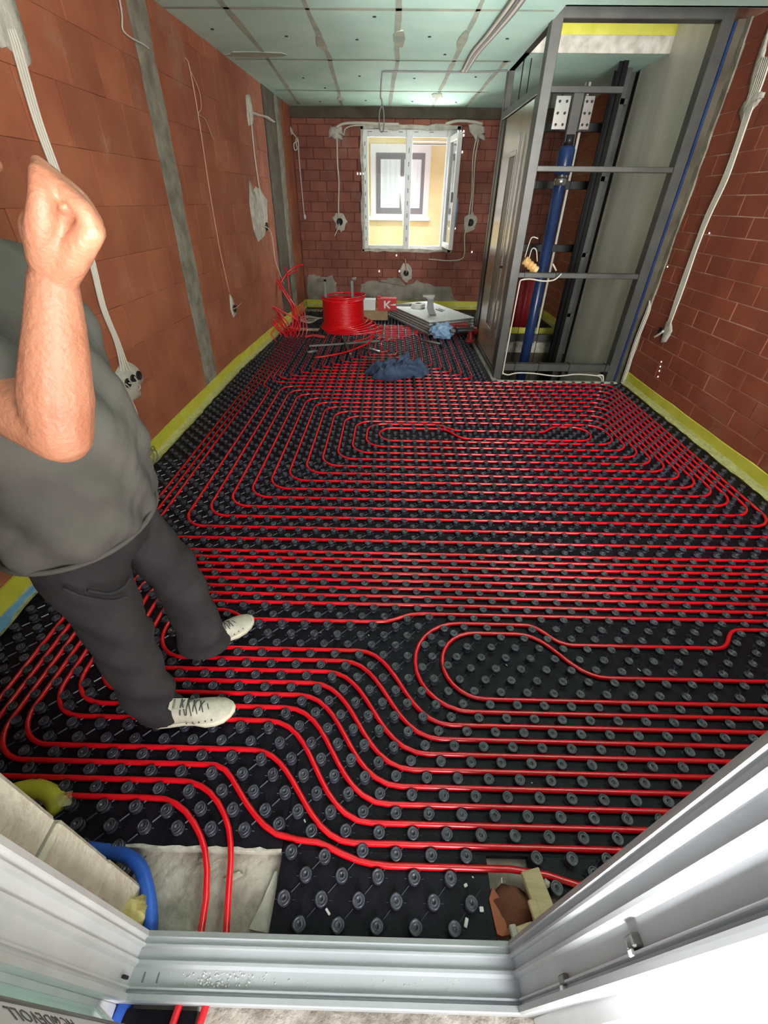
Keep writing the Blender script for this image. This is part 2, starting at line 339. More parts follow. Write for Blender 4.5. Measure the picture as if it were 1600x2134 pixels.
# --- brick prototypes
def brick_mesh(wd, ht, dp, ch, m):
    """front face towards +z local; wd along x, ht along y"""
    b = MB(); x, y = wd/2, ht/2
    vs = [(-x, -y, -dp), (x, -y, -dp), (x, y, -dp), (-x, y, -dp), (-x, -y, -ch), (x, -y, -ch), (x, y, -ch), (-x, y, -ch), (-x+ch, -y+ch, 0), (x-ch, -y+ch, 0), (x-ch, y-ch, 0), (-x+ch, y-ch, 0)]
    fs = [(8, 9, 10, 11)]+[(i, (i+1) % 4, (i+1) % 4+4, i+4) for i in range(4)]+[(i+4, (i+1) % 4+4, (i+1) % 4+8, i+8) for i in range(4)]
    b.add(vs, fs); me = b.mesh('brick'); me.materials.append(MT[m]); return me
def lay(parent, name, frame, u0, u1, v0, v1, bw, bh, m, gap_u, gap_v, skip, limit, jit=.004, off=.5, u_ref=0, v_ref=0, order=None, ch=.004):
    """courses of bricks as parts of a wall; frame(u,v) -> (point, u axis, v axis, normal)"""
    cells = []
    k0 = math.floor((v0-v_ref)/bh); 
    for k in range(k0, math.ceil((v1-v_ref)/bh)):
        za, zb = max(v0, v_ref+k*bh), min(v1, v_ref+(k+1)*bh)
        if zb-za < .03: continue
        sh = (k % 2)*off*bw+random.uniform(-.04, .04)
        j0 = math.floor((u0-u_ref-sh)/bw)
        for j in range(j0, math.ceil((u1-u_ref-sh)/bw)+1):
            a, c = max(u0, u_ref+sh+j*bw), min(u1, u_ref+sh+(j+1)*bw)
            if c-a < .03: continue
            for (p, q) in cut(a, c, za, zb, skip): cells.append((p, q, za, zb))
    cells.sort(key=lambda c_: order((c_[0]+c_[1])/2, (c_[2]+c_[3])/2) if order else 0)
    proto = {}; rest = MB()
    for n, (a, c, za, zb) in enumerate(cells):
        wd, ht = round((c-a-gap_u)/.02)*.02, round((zb-za-gap_v)/.01)*.01
        wd = c-a-gap_u if abs(c-a-bw) < .001 else max(.02, wd); ht = zb-za-gap_v
        key = (round(wd, 3), round(ht, 3))
        P_, U, V, Nn = frame((a+c)/2, (za+zb)/2)
        if key not in proto: proto[key] = brick_mesh(wd, ht, .03, ch, m)
        r = Matrix((U, V, Nn)).transposed(); pos = P_+Nn*random.uniform(-jit, jit)*.5
        R_ = r @ Matrix.Rotation(random.uniform(-.006, .006), 3, 'Z') @ Matrix.Rotation(random.uniform(-.008, .008), 3, 'Y')
        if n < limit:
            o = bpy.data.objects.new(name, proto[key]); C.objects.link(o); o.matrix_world = Matrix.Translation(pos) @ R_.to_4x4(); o.parent = parent
        else:
            me = proto[key]; rest.add([pos+R_ @ v.co for v in me.vertices], [tuple(p.vertices) for p in me.polygons])
    if rest.v: rest.build(name+'work', m, parent)['kind'] = 'stuff'
def cut(a, c, za, zb, skip):
    segs = [(a, c)]
    for (s0, s1, t0, t1) in skip:
        if zb-.03 > t0 and za+.03 < t1:
            ns = []
            for (p, q) in segs:
                if s1 <= p or s0 >= q: ns.append((p, q)); continue
                if s0-p > .03: ns.append((p, s0))
                if q-s1 > .03: ns.append((s1, q))
            segs = ns
    return segs
def in_frame(p):
    d = Vector(p)-CAM; z = d.dot(FWD)
    if z < .05: return 9e9
    x, y = 800+F_PX*d.dot(R2)/z, 1067+F_PX*d.dot(D2)/z
    return z if (-60 < x < 1660 and -60 < y < 2200) else z+100

# left wall: core with rib and column
b = MB(); n = 24
for i in range(n):
    y0, y1 = .0+i*(8.1/n), .0+(i+1)*(8.1/n)
    f = lambda y, z, d: Vector((LX(y, z)+d, y, z))
    b.add([f(y0, -.1, -.014), f(y1, -.1, -.014), f(y1, 2.6, -.014), f(y0, 2.6, -.014), f(y0, -.1, -.2), f(y1, -.1, -.2), f(y1, 2.6, -.2), f(y0, 2.6, -.2)],
          [(0, 1, 2, 3), (4, 7, 6, 5), (3, 2, 6, 7)])
wl = struct(b.build('wall_left', 'mortar_dk'))
def frL(y, z):
    p = Vector((LX(y, z), y, z)); U = (Vector((LX(y+.1, z), y+.1, z))-p).normalized(); V = (Vector((LX(y, z+.1), y, z+.1))-p).normalized(); N_ = U.cross(V).normalized(); return p, U, V, N_
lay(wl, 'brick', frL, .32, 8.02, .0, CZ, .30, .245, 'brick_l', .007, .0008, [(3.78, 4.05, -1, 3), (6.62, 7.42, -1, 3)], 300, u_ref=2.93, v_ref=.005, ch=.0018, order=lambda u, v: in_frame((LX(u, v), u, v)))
def wavy_slab(y0, y1, z0, z1, d, m, name, amp=.02, n=16, parent=None, fr=frL):
    b = MB(); A = []; B = []
    for i in range(n+1):
        z = z0+(z1-z0)*i/n
        a, c = y0+random.uniform(-amp, amp), y1+random.uniform(-amp, amp)
        for (L_, y) in ((A, a), (B, c)): P_, U, V, N_ = fr(y, z); L_.append((P_+N_*d, P_-N_*.03))
    vs = []; 
    for i in range(n+1): vs += [A[i][1], A[i][0], B[i][0], B[i][1]]
    b.add(vs, [(4*i+k, 4*i+k+1, 4*i+k+5, 4*i+k+4) for i in range(n) for k in range(3)]); return b.build(name, m, parent)
wavy_slab(3.80, 4.04, .0, CZ, .004, 'concrete', 'concrete_rib', .016, 26, wl)
wavy_slab(7.18, 7.43, .0, CZ, .003, 'concrete', 'plaster_strip', .02, 20, wl)
# dark column: a recess with a smooth concrete column set back, recess shade put into its colour
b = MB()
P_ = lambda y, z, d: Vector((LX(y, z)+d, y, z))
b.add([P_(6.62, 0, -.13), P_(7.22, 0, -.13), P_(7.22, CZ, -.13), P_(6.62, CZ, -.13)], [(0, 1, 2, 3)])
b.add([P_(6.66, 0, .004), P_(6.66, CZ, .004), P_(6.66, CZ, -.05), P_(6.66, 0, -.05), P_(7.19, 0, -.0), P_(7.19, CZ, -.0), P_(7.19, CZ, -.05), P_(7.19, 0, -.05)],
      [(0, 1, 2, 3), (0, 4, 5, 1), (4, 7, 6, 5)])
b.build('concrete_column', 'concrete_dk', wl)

# right wall
b = MB(); b.box(XR+.003, XR+.2, .0, 8.2, -.1, 2.7)
wr = struct(b.build('wall_right', 'mortar_lt'))
def frR(u, v): return Vector((XR, u, v)), Vector((0, -1, 0)), Vector((0, 0, 1)), Vector((-1, 0, 0))
lay(wr, 'brick', frR, .32, 4.40, .0, CZ, .265, .1225, 'brick_r', .006, .0055, [], 300, u_ref=3.70, v_ref=-.02, ch=.002, order=lambda u, v: in_frame((XR, u, v)))
lay(wr, 'brick', frR, 6.1, 8.02, .0, CZ, .265, .1225, 'brick_l', .006, .006, [], 0, u_ref=3.70, v_ref=-.02)
b = MB(); b.box(2.375, XR+.02, 4.46, 6.1, -1, CZ); b.build('shaft_side', 'concrete_dk', wr)
wavy_slab(4.40, 4.62, .0, CZ, .012, 'concrete', 'concrete_pilaster', .012, 22, wr, fr=frR)

# back wall with window opening
WX0, WX1, WZ0, WZ1 = -.48, .90, .875, 2.335
b = MB(); b.box(-1.8, WX0, YB+.012, YB+.22, -.1, 2.7); b.box(WX1, 2.7, YB+.012, YB+.22, -.1, 2.7); b.box(WX0, WX1, YB+.012, YB+.22, -.1, WZ0); b.box(WX0, WX1, YB+.012, YB+.22, WZ1, 2.7)
wb = struct(b.build('wall_back', 'mortar_dk'))
def frB(u, v): return Vector((u, YB, v)), Vector((1, 0, 0)), Vector((0, 0, 1)), Vector((0, -1, 0))
lay(wb, 'brick', frB, -1.49, 2.44, .0, 2.44, .25, .1265, 'brick_b', .006, .004, [(WX0-.03, WX1+.03, WZ0-.02, WZ1+.03)], 300, jit=.008, u_ref=-.41, v_ref=-.03, order=lambda u, v: u)
b = MB(); b.box(-1.8, 2.6, YB-.012, YB+.02, 2.44, 2.60, .004); b.build('concrete_beam', 'concrete_dk', wb)
def blob(poly, d, m, name, parent, fr, jag=.012, sub=3):
    out = []
    n = len(poly)
    for i in range(n):
        a, c = poly[i], poly[(i+1) % n]
        for k in range(sub):
            t = k/sub; out.append((a[0]+(c[0]-a[0])*t+random.uniform(-jag, jag), a[1]+(c[1]-a[1])*t+random.uniform(-jag, jag)))
    cu = sum(p[0] for p in out)/len(out); cv = sum(p[1] for p in out)/len(out)
    b = MB(); vs = []; n = len(out)
    for s, dd in ((1, -.004), (.93, d*.8), (.5, d*1.0)):
        for (u, v) in out:
            P, U, V, N_ = fr(cu+(u-cu)*s, cv+(v-cv)*s); vs.append(P+N_*(dd+(random.uniform(-.1, .1)*d if s < 1 else 0)))
    P, U, V, N_ = fr(cu, cv); vs.append(P+N_*d)
    fs = [(i, (i+1) % n, (i+1) % n+n, i+n) for i in range(n)]+[(i+n, (i+1) % n+n, (i+1) % n+2*n, i+2*n) for i in range(n)]+[(i+2*n, (i+1) % n+2*n, 3*n) for i in range(n)]
    b.add(vs, fs, True); return b.build(name, m, parent)
blob([(-1.47, .10), (-1.47, .47), (-1.33, .50), (-1.18, .47), (-1.02, .49), (-.95, .40), (-.98, .26), (-.86, .10)], .012, 'plaster_old', 'cement_patch', wb, frB, .02, 4)
blob([(-.62, .10), (-.58, .33), (-.45, .43), (-.25, .40), (-.08, .48), (.10, .46), (.22, .36), (.42, .44), (.6, .40), (.75, .33), (.98, .36), (1.05, .2), (1.2, .1)], .012, 'plaster_old', 'cement_patch', wb, frB, .02, 3)
# glowing chips on the wall face stand in for daylight through cored bricks
for (px, py, k) in ((959, 277, 6), (956, 320, 4), (750, 365, 3), (941, 479, 3), (837, 568, 3), (795, 568, 1), (988, 528, 1), (831, 535, 1)):
    for i in range(k):
        q = at(px-5+(i % 3)*6, py-3+(i//3)*8, 1, YB-.001); b = MB(); b.box(q.x-.0075, q.x+.0075, YB-.010, YB-.003, q.z-.012, q.z+.012, .002); b.build('glow_chip', mat('daylight_glow', (1, 1, 1, 1), emit=((.95, .97, 1, 1), 2.5)) if 'gap' not in MT else MT['gap'], wb)
        if 'gap' not in MT: MT['gap'] = bpy.data.materials['daylight_glow']

# front wall around the doorway (blocks on the left jamb)
b = MB(); b.box(-1.9, -.90, .02, .30, -.1, 2.7); b.box(-.90, .72, .02, .30, 2.15, 2.7); b.box(.72, .95, .05, .25, -.1, 2.7); b.box(2.2, 2.6, .05, .25, -.1, 2.7); b.box(.95, 2.2, .05, .25, -.1, 1.0); b.box(.95, 2.2, .05, .25, 2.4, 2.7)  # unseen opening on the right added to let fill light in
wf = struct(b.build('wall_front', 'plaster_old'))
for k in range(9):
    z0 = .0+k*.262-.01; b = MB(); b.box(-.91, -.648+random.uniform(-.004, .004), .045, .303+random.uniform(-.004, .003), z0, z0+.255, .008)
    b.build('aerated_block', 'block', wf)
b = MB(); b.box(-.9, -.655, .06, .295, -.02, 2.15); b.build('block_joint', 'plaster_old', wf)
for k in range(9):
    z0 = .0+k*.262-.01; b = MB(); b.box(.70, .95, .045, .250, z0, z0+.255, .008); b.build('aerated_block', 'block', wf)

# ================================================================ studded heating mat
X = lambda c: (c+.41)*.1
Y = lambda r: .388+.0502*r
def fxy(c, r, z=.0125): return Vector((X(c), Y(r), z))
mat_t = thing('underfloor_heating_mat', 'black studded underfloor heating mat covering the whole floor', 'heating mat', (0, 0, 0))
sheet = lambda name, x0, x1, y0, y1, z: MB().box(x0, x1, y0, y1, z-.026, z, .001).build(name, 'mat', mat_t)
sheet('mat_panel', -1.675, -.2885, .395, 2.4, .002); sheet('mat_panel', -.2875, 2.40, .395, 2.4, .002)
sheet('mat_panel', -1.675, .4, 2.404, 4.40, .002); sheet('mat_panel', .404, 2.40, 2.404, 4.40, .002)
MB().prism([(-1.675, 4.404), (1.06, 4.404), (1.06, 7.66), (-1.505, 7.66)], -.024, .002, lambda u, v, d: (u, v, d)).build('mat_panel', 'mat', mat_t); sheet('mat_panel', 1.15, 2.40, 6.32, 7.95, .002)
sheet('mat_panel', -.286, .300, .212, .397, .0035); sheet('mat_panel', .42, 2.40, .31, .396, .002); sheet('mat_panel', -1.675, -.765, .31, .396, .002)
sheet('mat_panel', -.60, -.42, -.4, .09, .0)
# ---------------------------------------------------------------- red pipes laid between the studs
def S(c0, r0, c1, r1, n=9, h=.52):
    """an S-bend between two straight runs"""
    out = []
    for i in range(n+1):
        t = i/n; dc = (c1-c0)*h; a, b_, c_, d_ = (c0, r0), (c0+dc, r0), (c1-dc, r1), (c1, r1)
        out.append(tuple((1-t)**3*a[k]+3*(1-t)**2*t*b_[k]+3*(1-t)*t*t*c_[k]+t**3*d_[k] for k in (0, 1))+(0,))
    return out
def pipe_pts(path, rad=.135, z=.0125):
    P = [(Vector((X(p[0]), Y(p[1]), 0)), (p[2] if len(p) > 2 else rad)) for p in path]; out = []
    for i, (p, r) in enumerate(P):
        if i in (0, len(P)-1) or r == 0: out.append(p); continue
        a, c = P[i-1][0], P[i+1][0]; la, lc = (a-p).length, (c-p).length; u, v = (a-p)/la, (c-p)/lc
        ang = u.angle(v, PI)
        if ang > PI-.03: out.append(p); continue
        t = r/math.tan(ang/2); t = min(t, la*.499, lc*.499); r = t*math.tan(ang/2)
        A, B = p+u*t, p+v*t; cen = p+(u+v).normalized()*(r/math.sin(ang/2)); n = 7
        va, vb = A-cen, B-cen; tot = va.angle(vb)
        for k in range(n+1):
            s = k/n; out.append(cen+(va*math.sin((1-s)*tot)+vb*math.sin(s*tot))/math.sin(tot))
    o2 = [out[0]]
    for q in out[1:]:
        if (q-o2[-1]).length > .004: o2.append(q)
    return [Vector((q.x, q.y, z)) for q in o2]
SEGS = {}
def lay_pipe(path, label, rad=.135, tail0=None, tail1=None, r=.0085):
    pts = pipe_pts(path, rad)
    for a_, c_ in zip(pts, pts[1:]):
        n_ = max(1, int((c_-a_).length/.02))
        for k in range(n_+1):
            q = a_.lerp(c_, k/n_); SEGS.setdefault((int(q.x//.05), int(q.y//.05)), []).append(q)
    if tail0: pts = [Vector(q) for q in tail0]+pts
    if tail1: pts = pts+[Vector(q) for q in tail1]
    o = MB().tube(pts, r, 10).build('heating_pipe', 'pipe'); return tag(o, label, 'pipe', None)
UP = 114
mid = [(-12.75, UP-2), (-12.75, 76.5), (21.75, 76.5), (21.75, 33.5), (-10.25, 33.5), (-10.25, 72.5), (20.75, 72.5), (20.75, 37.5), (-8.25, 37.5), (-8.25, 68.5), (19.75, 68.5), (19.75, 41.5), (-6.25, 41.5), (-6.25, 64.5),
       (18.75, 64.5), (18.75, 45.5), (-4.25, 45.5), (-4.25, 60.5), (17.75, 60.5), (17.75, 49.5), (-2.25, 49.5), (-2.25, 57.5)]+S(3.3, 57.5, 5.3, 55.5)+S(11.7, 55.5, 13.5, 57.5)+[(15.75, 57.5), (15.75, 52.6)]+S(5.8, 52.6, 3.6, 56)+\
      [(-1.25, 56), (-1.25, 51.5), (17.25, 51.5), (17.25, 58.5), (-3.25, 58.5), (-3.25, 47.5), (18.25, 47.5), (18.25, 62.5), (-5.25, 62.5), (-5.25, 43.5), (19.25, 43.5), (19.25, 66.5), (-7.25, 66.5), (-7.25, 39.5), (20.25, 39.5), (20.25, 70.5),
       (-9.25, 70.5), (-9.25, 35.5), (21.25, 35.5), (21.25, 74.5), (-11.25, 74.5), (-11.25, 31.5), (22.25, 31.5), (22.25, 78.5), (-12.25, 78.5), (-12.25, UP-1)]
lay_pipe(mid, 'red heating pipe laid as the large oval spiral in the middle of the floor')
farp = [(-11.25, UP), (-11.25, 80.5), (8.25, 80.5), (8.25, 126), (-9.25, 126), (-9.25, 84.5), (6.25, 84.5), (6.25, 122), (-7.25, 122), (-7.25, 88.5), (4.25, 88.5), (4.25, 118), (-5.25, 118), (-5.25, 92.5), (2.25, 92.5), (2.25, 114), (-3.25, 114), (-3.25, 96.5), (.25, 96.5), (.25, 110), (-1.75, 110), (-1.75, 98.5)]
lay_pipe(farp, 'red heating pipe spiral on the far floor, its outer turn beside the lift', rad=.09)
farq = [(-10.25, UP+1), (-10.25, 82.5), (7.25, 82.5), (7.25, 124), (-8.25, 124), (-8.25, 86.5), (5.25, 86.5), (5.25, 120), (-6.25, 120), (-6.25, 90.5), (3.25, 90.5), (3.25, 116), (-4.25, 116), (-4.25, 94.5), (1.25, 94.5), (1.25, 112), (-2.5, 112), (-2.5, 99), (-.75, 99), (-.75, 108)]
lay_pipe(farq, 'red heating pipe spiral under the coil and reel, one step inside the outer turn', rad=.09)
fanS = lambda rs, cs, re_, ce: S(cs, rs, ce, re_, 12, .50)
RC = {29.5: 23.25, 27.5: 22.75, 25.5: 22.25, 24.5: 21.75, 23.5: 21.25, 22.5: 20.75, 21.5: 20.25, 20.5: 19.75, 19.5: 19.25, 18.5: 18.75, 17.5: 18.25}
def link(a, b_): c = RC[max(a, b_)]; return [(c, a), (c, b_)]
nearp = [(-13.75, UP-3), (-13.75, 27.5)]+link(27.5, .5)+S(-1.2, .5, -4.9, 5.5, 12, .45)+[(-13.25, 5.5), (-13.25, 24.5)]+link(24.5, 2.5)+S(-.2, 2.5, -4.1, 8.5, 12, .5)+[(-12.25, 8.5), (-12.25, 22.5)]+link(22.5, 4.5)+\
    S(.6, 4.5, -3.3, 10.5, 12, .5)+[(-11.1, 10.5), (-11.1, 20.5)]+link(20.5, 6.5)+S(1.6, 6.5, -2.2, 12.5, 12, .5)+[(-10.0, 12.5), (-10.0, 18.5)]+link(18.5, 8.5)+[(.8, 8.5, .2), (.8, 16.5, .2)]+S(5.6, 16.5, 7.5, 14.5)+S(13.5, 14.5, 15.2, 16.5)+\
    [(17.5, 16.5), (17.5, 11.5)]+S(8.4, 11.5, 5.2, 15.5, 12, .5)+[(1.9, 15.5, .16), (1.9, 9.5, .16)]+link(9.5, 17.5)+S(1.3, 17.5, -.9, 16.5)+S(-6.2, 16.5, -8.1, 17.5)+[(-9.4, 17.5, .1), (-9.4, 13.5, .1)]+S(-1.6, 13.5, 2.0, 7.5, 12, .5)+link(7.5, 19.5)+\
    [(-10.55, 19.5), (-10.55, 11.5)]+S(-2.8, 11.5, 1.1, 5.5, 12, .5)+link(5.5, 21.5)+[(-11.65, 21.5), (-11.65, 9.5)]+S(-3.7, 9.5, .2, 3.5, 12, .5)+link(3.5, 23.5)+[(-12.75, 23.5), (-12.75, 7.5)]+S(-4.6, 7.5, -.7, 1.5, 12, .5)+link(1.5, 25.5)+\
    [(-13.75, 25.5), (-13.75, 4.5)]+[(-6.4, 4.5, 0), (-5.95, 4.48, 0), (-5.6, 4.22, 0), (-5.3, 3.72, 0), (-4.95, 3.0, 0), (-4.6, 2.3, 0), (-4.25, 1.7, 0), (-3.9, 1.2, 0), (-3.5, .82, 0), (-2.9, .58, 0), (-2.3, .50, 0), (-1.95, .28, 0), (-1.5, -.05, 0), (-1.1, -.28, 0), (-.7, -.43, 0), (-.2, -.5, 0), (.3, -.5, 0)]+\
    [(3.2, -.5, 0), (4.2, -.7, 0), (5.0, -1.1, 0), (6.0, -1.1)]+[(23.25, -1.1), (23.25, 29.5), (-12.25, 29.5), (-12.25, 72.8), (-13.25, 74.8), (-13.25, UP-2)]
lay_pipe(nearp, 'red heating pipe in tight rows on the near floor, with two loops and fanned bends')
down1 = [(-14.25, UP-3), (-14.25, 3.5), (-7.0, 3.5, 0), (-6.6, 3.44, 0), (-6.2, 3.22, 0), (-5.85, 2.87, 0), (-5.5, 2.33, 0), (-5.2, 1.7, 0), (-4.96, 1.0, 0), (-4.80, .3, 0), (-4.68, -.4, 0), (-4.5, -2, 0), (-4.32, -3.5, 0), (-4.36, -5, 0), (-4.5, -7, 0), (-4.9, -12, 0)]
down2 = [(-14.75, UP-4), (-14.75, 2.5), (-7.6, 2.5, 0), (-7.2, 2.45, 0), (-6.8, 2.22, 0), (-6.4, 1.8, 0), (-6.05, 1.25, 0), (-5.72, .6, 0), (-5.48, -.05, 0), (-5.27, -.9, 0), (-5.08, -2.1, 0), (-4.97, -3.5, 0), (-5.0, -5, 0), (-5.1, -7, 0), (-5.5, -12, 0)]
lay_pipe(down1, 'right one of two red heating pipes running out under the door threshold')
lay_pipe(down2, 'left one of two red heating pipes running out under the door threshold')
def nub_prof(hi):
    if hi: return [(.0195, .0005), (.0160, .004), (.0145, .015), (.0172, .0185), (.0175, .0225), (.0150, .0245), (.0125, .0235), (.0105, .0215), (.0085, .0235), (.0060, .0238), (.0035, .0190), (.0012, .0185)]
    return [(.0175, .001), (.0148, .016), (.0172, .0195), (.0160, .0242), (.0090, .0225), (.0040, .0190)]
def nub_mesh(hi):
    b = MB(); pr = nub_prof(hi); n = 16 if hi else 8; vs = []
    for r, z in pr:
        for k in range(n):
            a = 2*PI*k/n; q = r*(1+(.025*math.cos(4*a) if hi and .0015 < z and r > .0135 else 0)); vs.append((q*math.cos(a), q*math.sin(a), z))
    fs = [(i*n+k, i*n+(k+1) % n, (i+1)*n+(k+1) % n, (i+1)*n+k) for i in range(len(pr)-1) for k in range(n)]+[tuple((len(pr)-1)*n+k for k in range(n))]
    b.add(vs, fs, True); return b
NB = {h: nub_mesh(h) for h in (0, 1)}
nub_me = NB[1].mesh('stud'); nub_me.materials.append(MT['nub'])
pos = []
for r in range(-4, 151):
    for c in range(-17, 25):
        cc = c+(r % 2)*.5; x, y = X(cc), Y(r)
        if x < LX(y, 0)+.045 or x > 2.37 or y > 7.62: continue
        if y > 4.36 and x > 1.03 and not (y > 6.35 and x > 1.17): continue
        if y < .40 and not (-.27 < x < .29 and y > .235) and not (x > .44 and y > .33) and not (x < -.66 and y > .33): continue
        if .27 < x < .47 and y < .36: continue
        for _ in range(3):      # the studs give way a little where a pipe is pressed past them
            bd = None
            for di in (-1, 0, 1):
                for dj in (-1, 0, 1):
                    for q in SEGS.get((int(x//.05)+di, int(y//.05)+dj), ()):
                        d_ = math.hypot(q.x-x, q.y-y)
                        if d_ < .0235 and (bd is None or d_ < bd[0]): bd = (d_, q)
            if bd is None: break
            d_, q = bd; k = (.0245-d_)/max(d_, .002); x += (x-q.x)*k; y += (y-q.y)*k
            if d_ < .002: y += .024
        pos.append((in_frame((x, y, .02)), x, y))
pos.sort()
far = MB(); near = MB(); ribs = MB()
for i, (d, x, y) in enumerate(pos):
    if i < 300:
        o = bpy.data.objects.new('stud', nub_me); C.objects.link(o); o.location = (x, y, 0); o.parent = mat_t
    else:
        src, dst = (NB[1], near) if d < 2.3 else (NB[0], far)
        n0 = len(dst.v); dst.v += [(vx+x, vy+y, vz) for vx, vy, vz in src.v]; dst.f += [tuple(q+n0 for q in f) for f in src.f]; dst.sm += src.sm
    if y < 2.6:
        dx, dy = .5*.1, .0502; L_ = math.hypot(dx, dy); ux, uy = dx/L_, dy/L_; a, e = .021, L_-.021; wn = .0023
        ribs.add([(x+ux*t-uy*s*wn, y+uy*t+ux*s*wn, z) for t in (a, e) for (s, z) in ((-1, .0015), (0, .0062), (1, .0015))], [(0, 3, 4, 1), (1, 4, 5, 2)])
        for q in (-1, 1):
            ribs.add([(x+q*.024-.003, y-.0012, .002), (x+q*.024+.004, y-.0012, .002), (x+q*.024+.004, y, .006), (x+q*.024-.003, y, .006), (x+q*.024+.004, y+.0012, .002), (x+q*.024-.003, y+.0012, .002)], [(0, 1, 2, 3), (3, 2, 4, 5)])
near.build('stud_field', 'nub', mat_t)['kind'] = 'stuff'
far.build('distant_stud_field', 'nub', mat_t)['kind'] = 'stuff'
ribs.build('stud_web', 'rib', mat_t)['kind'] = 'stuff'

#PART2
# ================================================================ foam edge strips round the room
def strip_along(pts, h, label, t=.012, jig=.004):
    b = MB(); n = len(pts); vs = []
    for (p, nrm) in pts:
        p = Vector(p); nrm = Vector(nrm); j = random.uniform(-jig, jig)
        vs += [p+nrm*.004, p+nrm*(t+.004), p+nrm*(t+.004+.0)+Vector((0, 0, h+j)), p+nrm*.004+Vector((0, 0, h+j))]
    b.add(vs, [(4*i+k, 4*i+(k+1) % 4, 4*i+(k+1) % 4+4, 4*i+k+4) for i in range(n-1) for k in range(4)]+[(0, 1, 2, 3), (4*n-1, 4*n-2, 4*n-3, 4*n-4)])
    o = b.build('edge_strip', 'strip'); tag(o, label, 'foam strip', None)
    f = MB(); vs = []; m = 3*(n-1)+1   # the clear film flap on the mat
    for i in range(m):
        q = i/3; k = min(int(q), n-2); u = q-k; p = Vector(pts[k][0]).lerp(Vector(pts[k+1][0]), u); nrm = Vector(pts[k][1]).lerp(Vector(pts[k+1][1]), u)
        for (dd, zz) in ((.018, .055), (.026, .034), (.050, .029), (.070, .030)): vs.append(p+nrm*(dd+random.uniform(-.005, .006))+Vector((0, 0, zz+random.uniform(-.002, .006))))
    f.add(vs, [(4*i+k, 4*i+k+1, 4*i+k+5, 4*i+k+4) for i in range(m-1) for k in range(3)], False); f.build('film_flap', 'film', o)
    return o
ln = lambda a, c, n: [a+(c-a)*i/n for i in range(n+1)]
strip_along([((LX(y, .07), y, 0), (1, 0, 0)) for y in ln(.31, 7.15, 42)]+[((LX(7.2, .07)+.01, 7.2, 0), (1, 0, 0)), ((LX(8.0, .07), 7.98, 0), (.8, -.4, 0))], .135, 'yellow foam edge strip along the foot of the left brick wall')
strip_along([((x, YB, 0), (0, -1, 0)) for x in ln(-1.49, 2.43, 16)], .125, 'yellow foam edge strip along the foot of the back wall under the window')
strip_along([((XR-.005, y, 0), (-1, 0, 0)) for y in ln(.31, 4.36, 24)], .128, 'yellow foam edge strip along the foot of the right wall, in front of the lift')
strip_along([((XR-.005, y, 0), (-1, 0, 0)) for y in ln(6.15, 8.0, 10)], .128, 'yellow foam edge strip on the right wall seen through the lift frame')
strip_along([((x, 6.32-.0, 0), (0, 1, 0)) for x in ln(1.2, 2.4, 6)], .10, 'yellow foam edge strip along the mat edge behind the lift pit')
b = MB(); b.box(1.18, 2.42, 6.10, 6.31, -.16, .0, .003); tag(b.build('concrete_ledge', 'plaster_old'), kind='structure')
b = MB(); pts = []
for y in ln(.5, 1.45, 12): pts += [Vector((LX(y, .05)+.02, y, .05)), Vector((LX(y, .05)+.055+random.uniform(-.01, .01), y, .030))]
b.add(pts, [(2*i, 2*i+1, 2*i+3, 2*i+2) for i in range(12)]); o = b.build('film_roll_edge', 'bluefilm'); tag(o, 'blue film under the yellow strip at the left frame edge behind the man', 'film')
# loose strip end folded at the lift corner
b = MB(); b.tube(smooth_path([(1.03, 6.00, .01), (1.03, 6.00, .10), (1.05, 5.98, .17)], 4), [.035, .04, .04, .035, .03, .028, .03, .03, .02], 6, flat=.4); tag(b.build('foam_offcut', 'strip'), 'yellow foam offcut standing at the far left corner of the lift', 'foam piece')
b = MB(); k = smooth_path([(1.08, 4.42, -.01), (1.07, 5.0, -.01), (1.07, 6.0, -.01)], 3); b.box(1.065, 1.115, 4.42, 6.02, -.03, .004, .004); tag(b.build('lift_kerb', 'plaster_old'), kind='structure')
b = MB(); b.box(1.10, 2.36, 4.375, 4.425, -.03, .010, .004); tag(b.build('lift_front_kerb', 'plaster'), kind='structure')

# ================================================================ window in the back wall
win = struct(thing('window_1', None, None, (0, 0, 0)))
WY = YB+.03
def bar(name, x0, x1, z0, z1, m='whiteframe', y0=WY, y1=WY+.07, par=None, bv=.006): return MB().box(x0, x1, y0, y1, z0, z1, bv).build(name, m, par or win)
bar('window_frame', WX0, WX0+.075, WZ0, WZ1); bar('window_frame', .74, WX1-.02, WZ0, WZ1); bar('window_frame', WX0+.076, .739, WZ1-.085, WZ1); bar('window_frame', WX0+.076, .739, WZ0, WZ0+.055)
bar('mullion', .150, .245, WZ0+.004, WZ1-.004, y0=WY-.02); bar('top_bar', .245, .74, 2.20, 2.215, 'whiteframe')
b = MB(); b.box(WX0+.07, .155, WY+.03, WY+.036, WZ0+.05, WZ1-.08); b.build('pane', 'glass', win)
bar('blind_slat', .25, .74, 2.17, 2.185, 'grey_frame', y0=WY+.06, y1=WY+.12)
for i in range(9): bar('fixing_clip', WX0+.028, WX0+.040, .99+i*.145, 1.035+i*.145, 'tool_grey', y0=WY-.004, y1=WY+.002, bv=.001)
for i in range(8): bar('fixing_clip', .192, .204, .99+i*.155, 1.045+i*.155, 'tool_grey', y0=WY-.024, y1=WY-.018, bv=.001)
for i in range(5): bar('fixing_clip', -.40+i*.22, -.34+i*.22, WZ1-.035, WZ1-.027, 'tool_grey', y0=WY-.004, y1=WY+.002, bv=.001)
# open sash hinged on the right
sw = thing('sash', None, None, (.80, WY-.005, 0)); sw.parent = win; sw.rotation_euler = (0, 0, math.radians(-84))

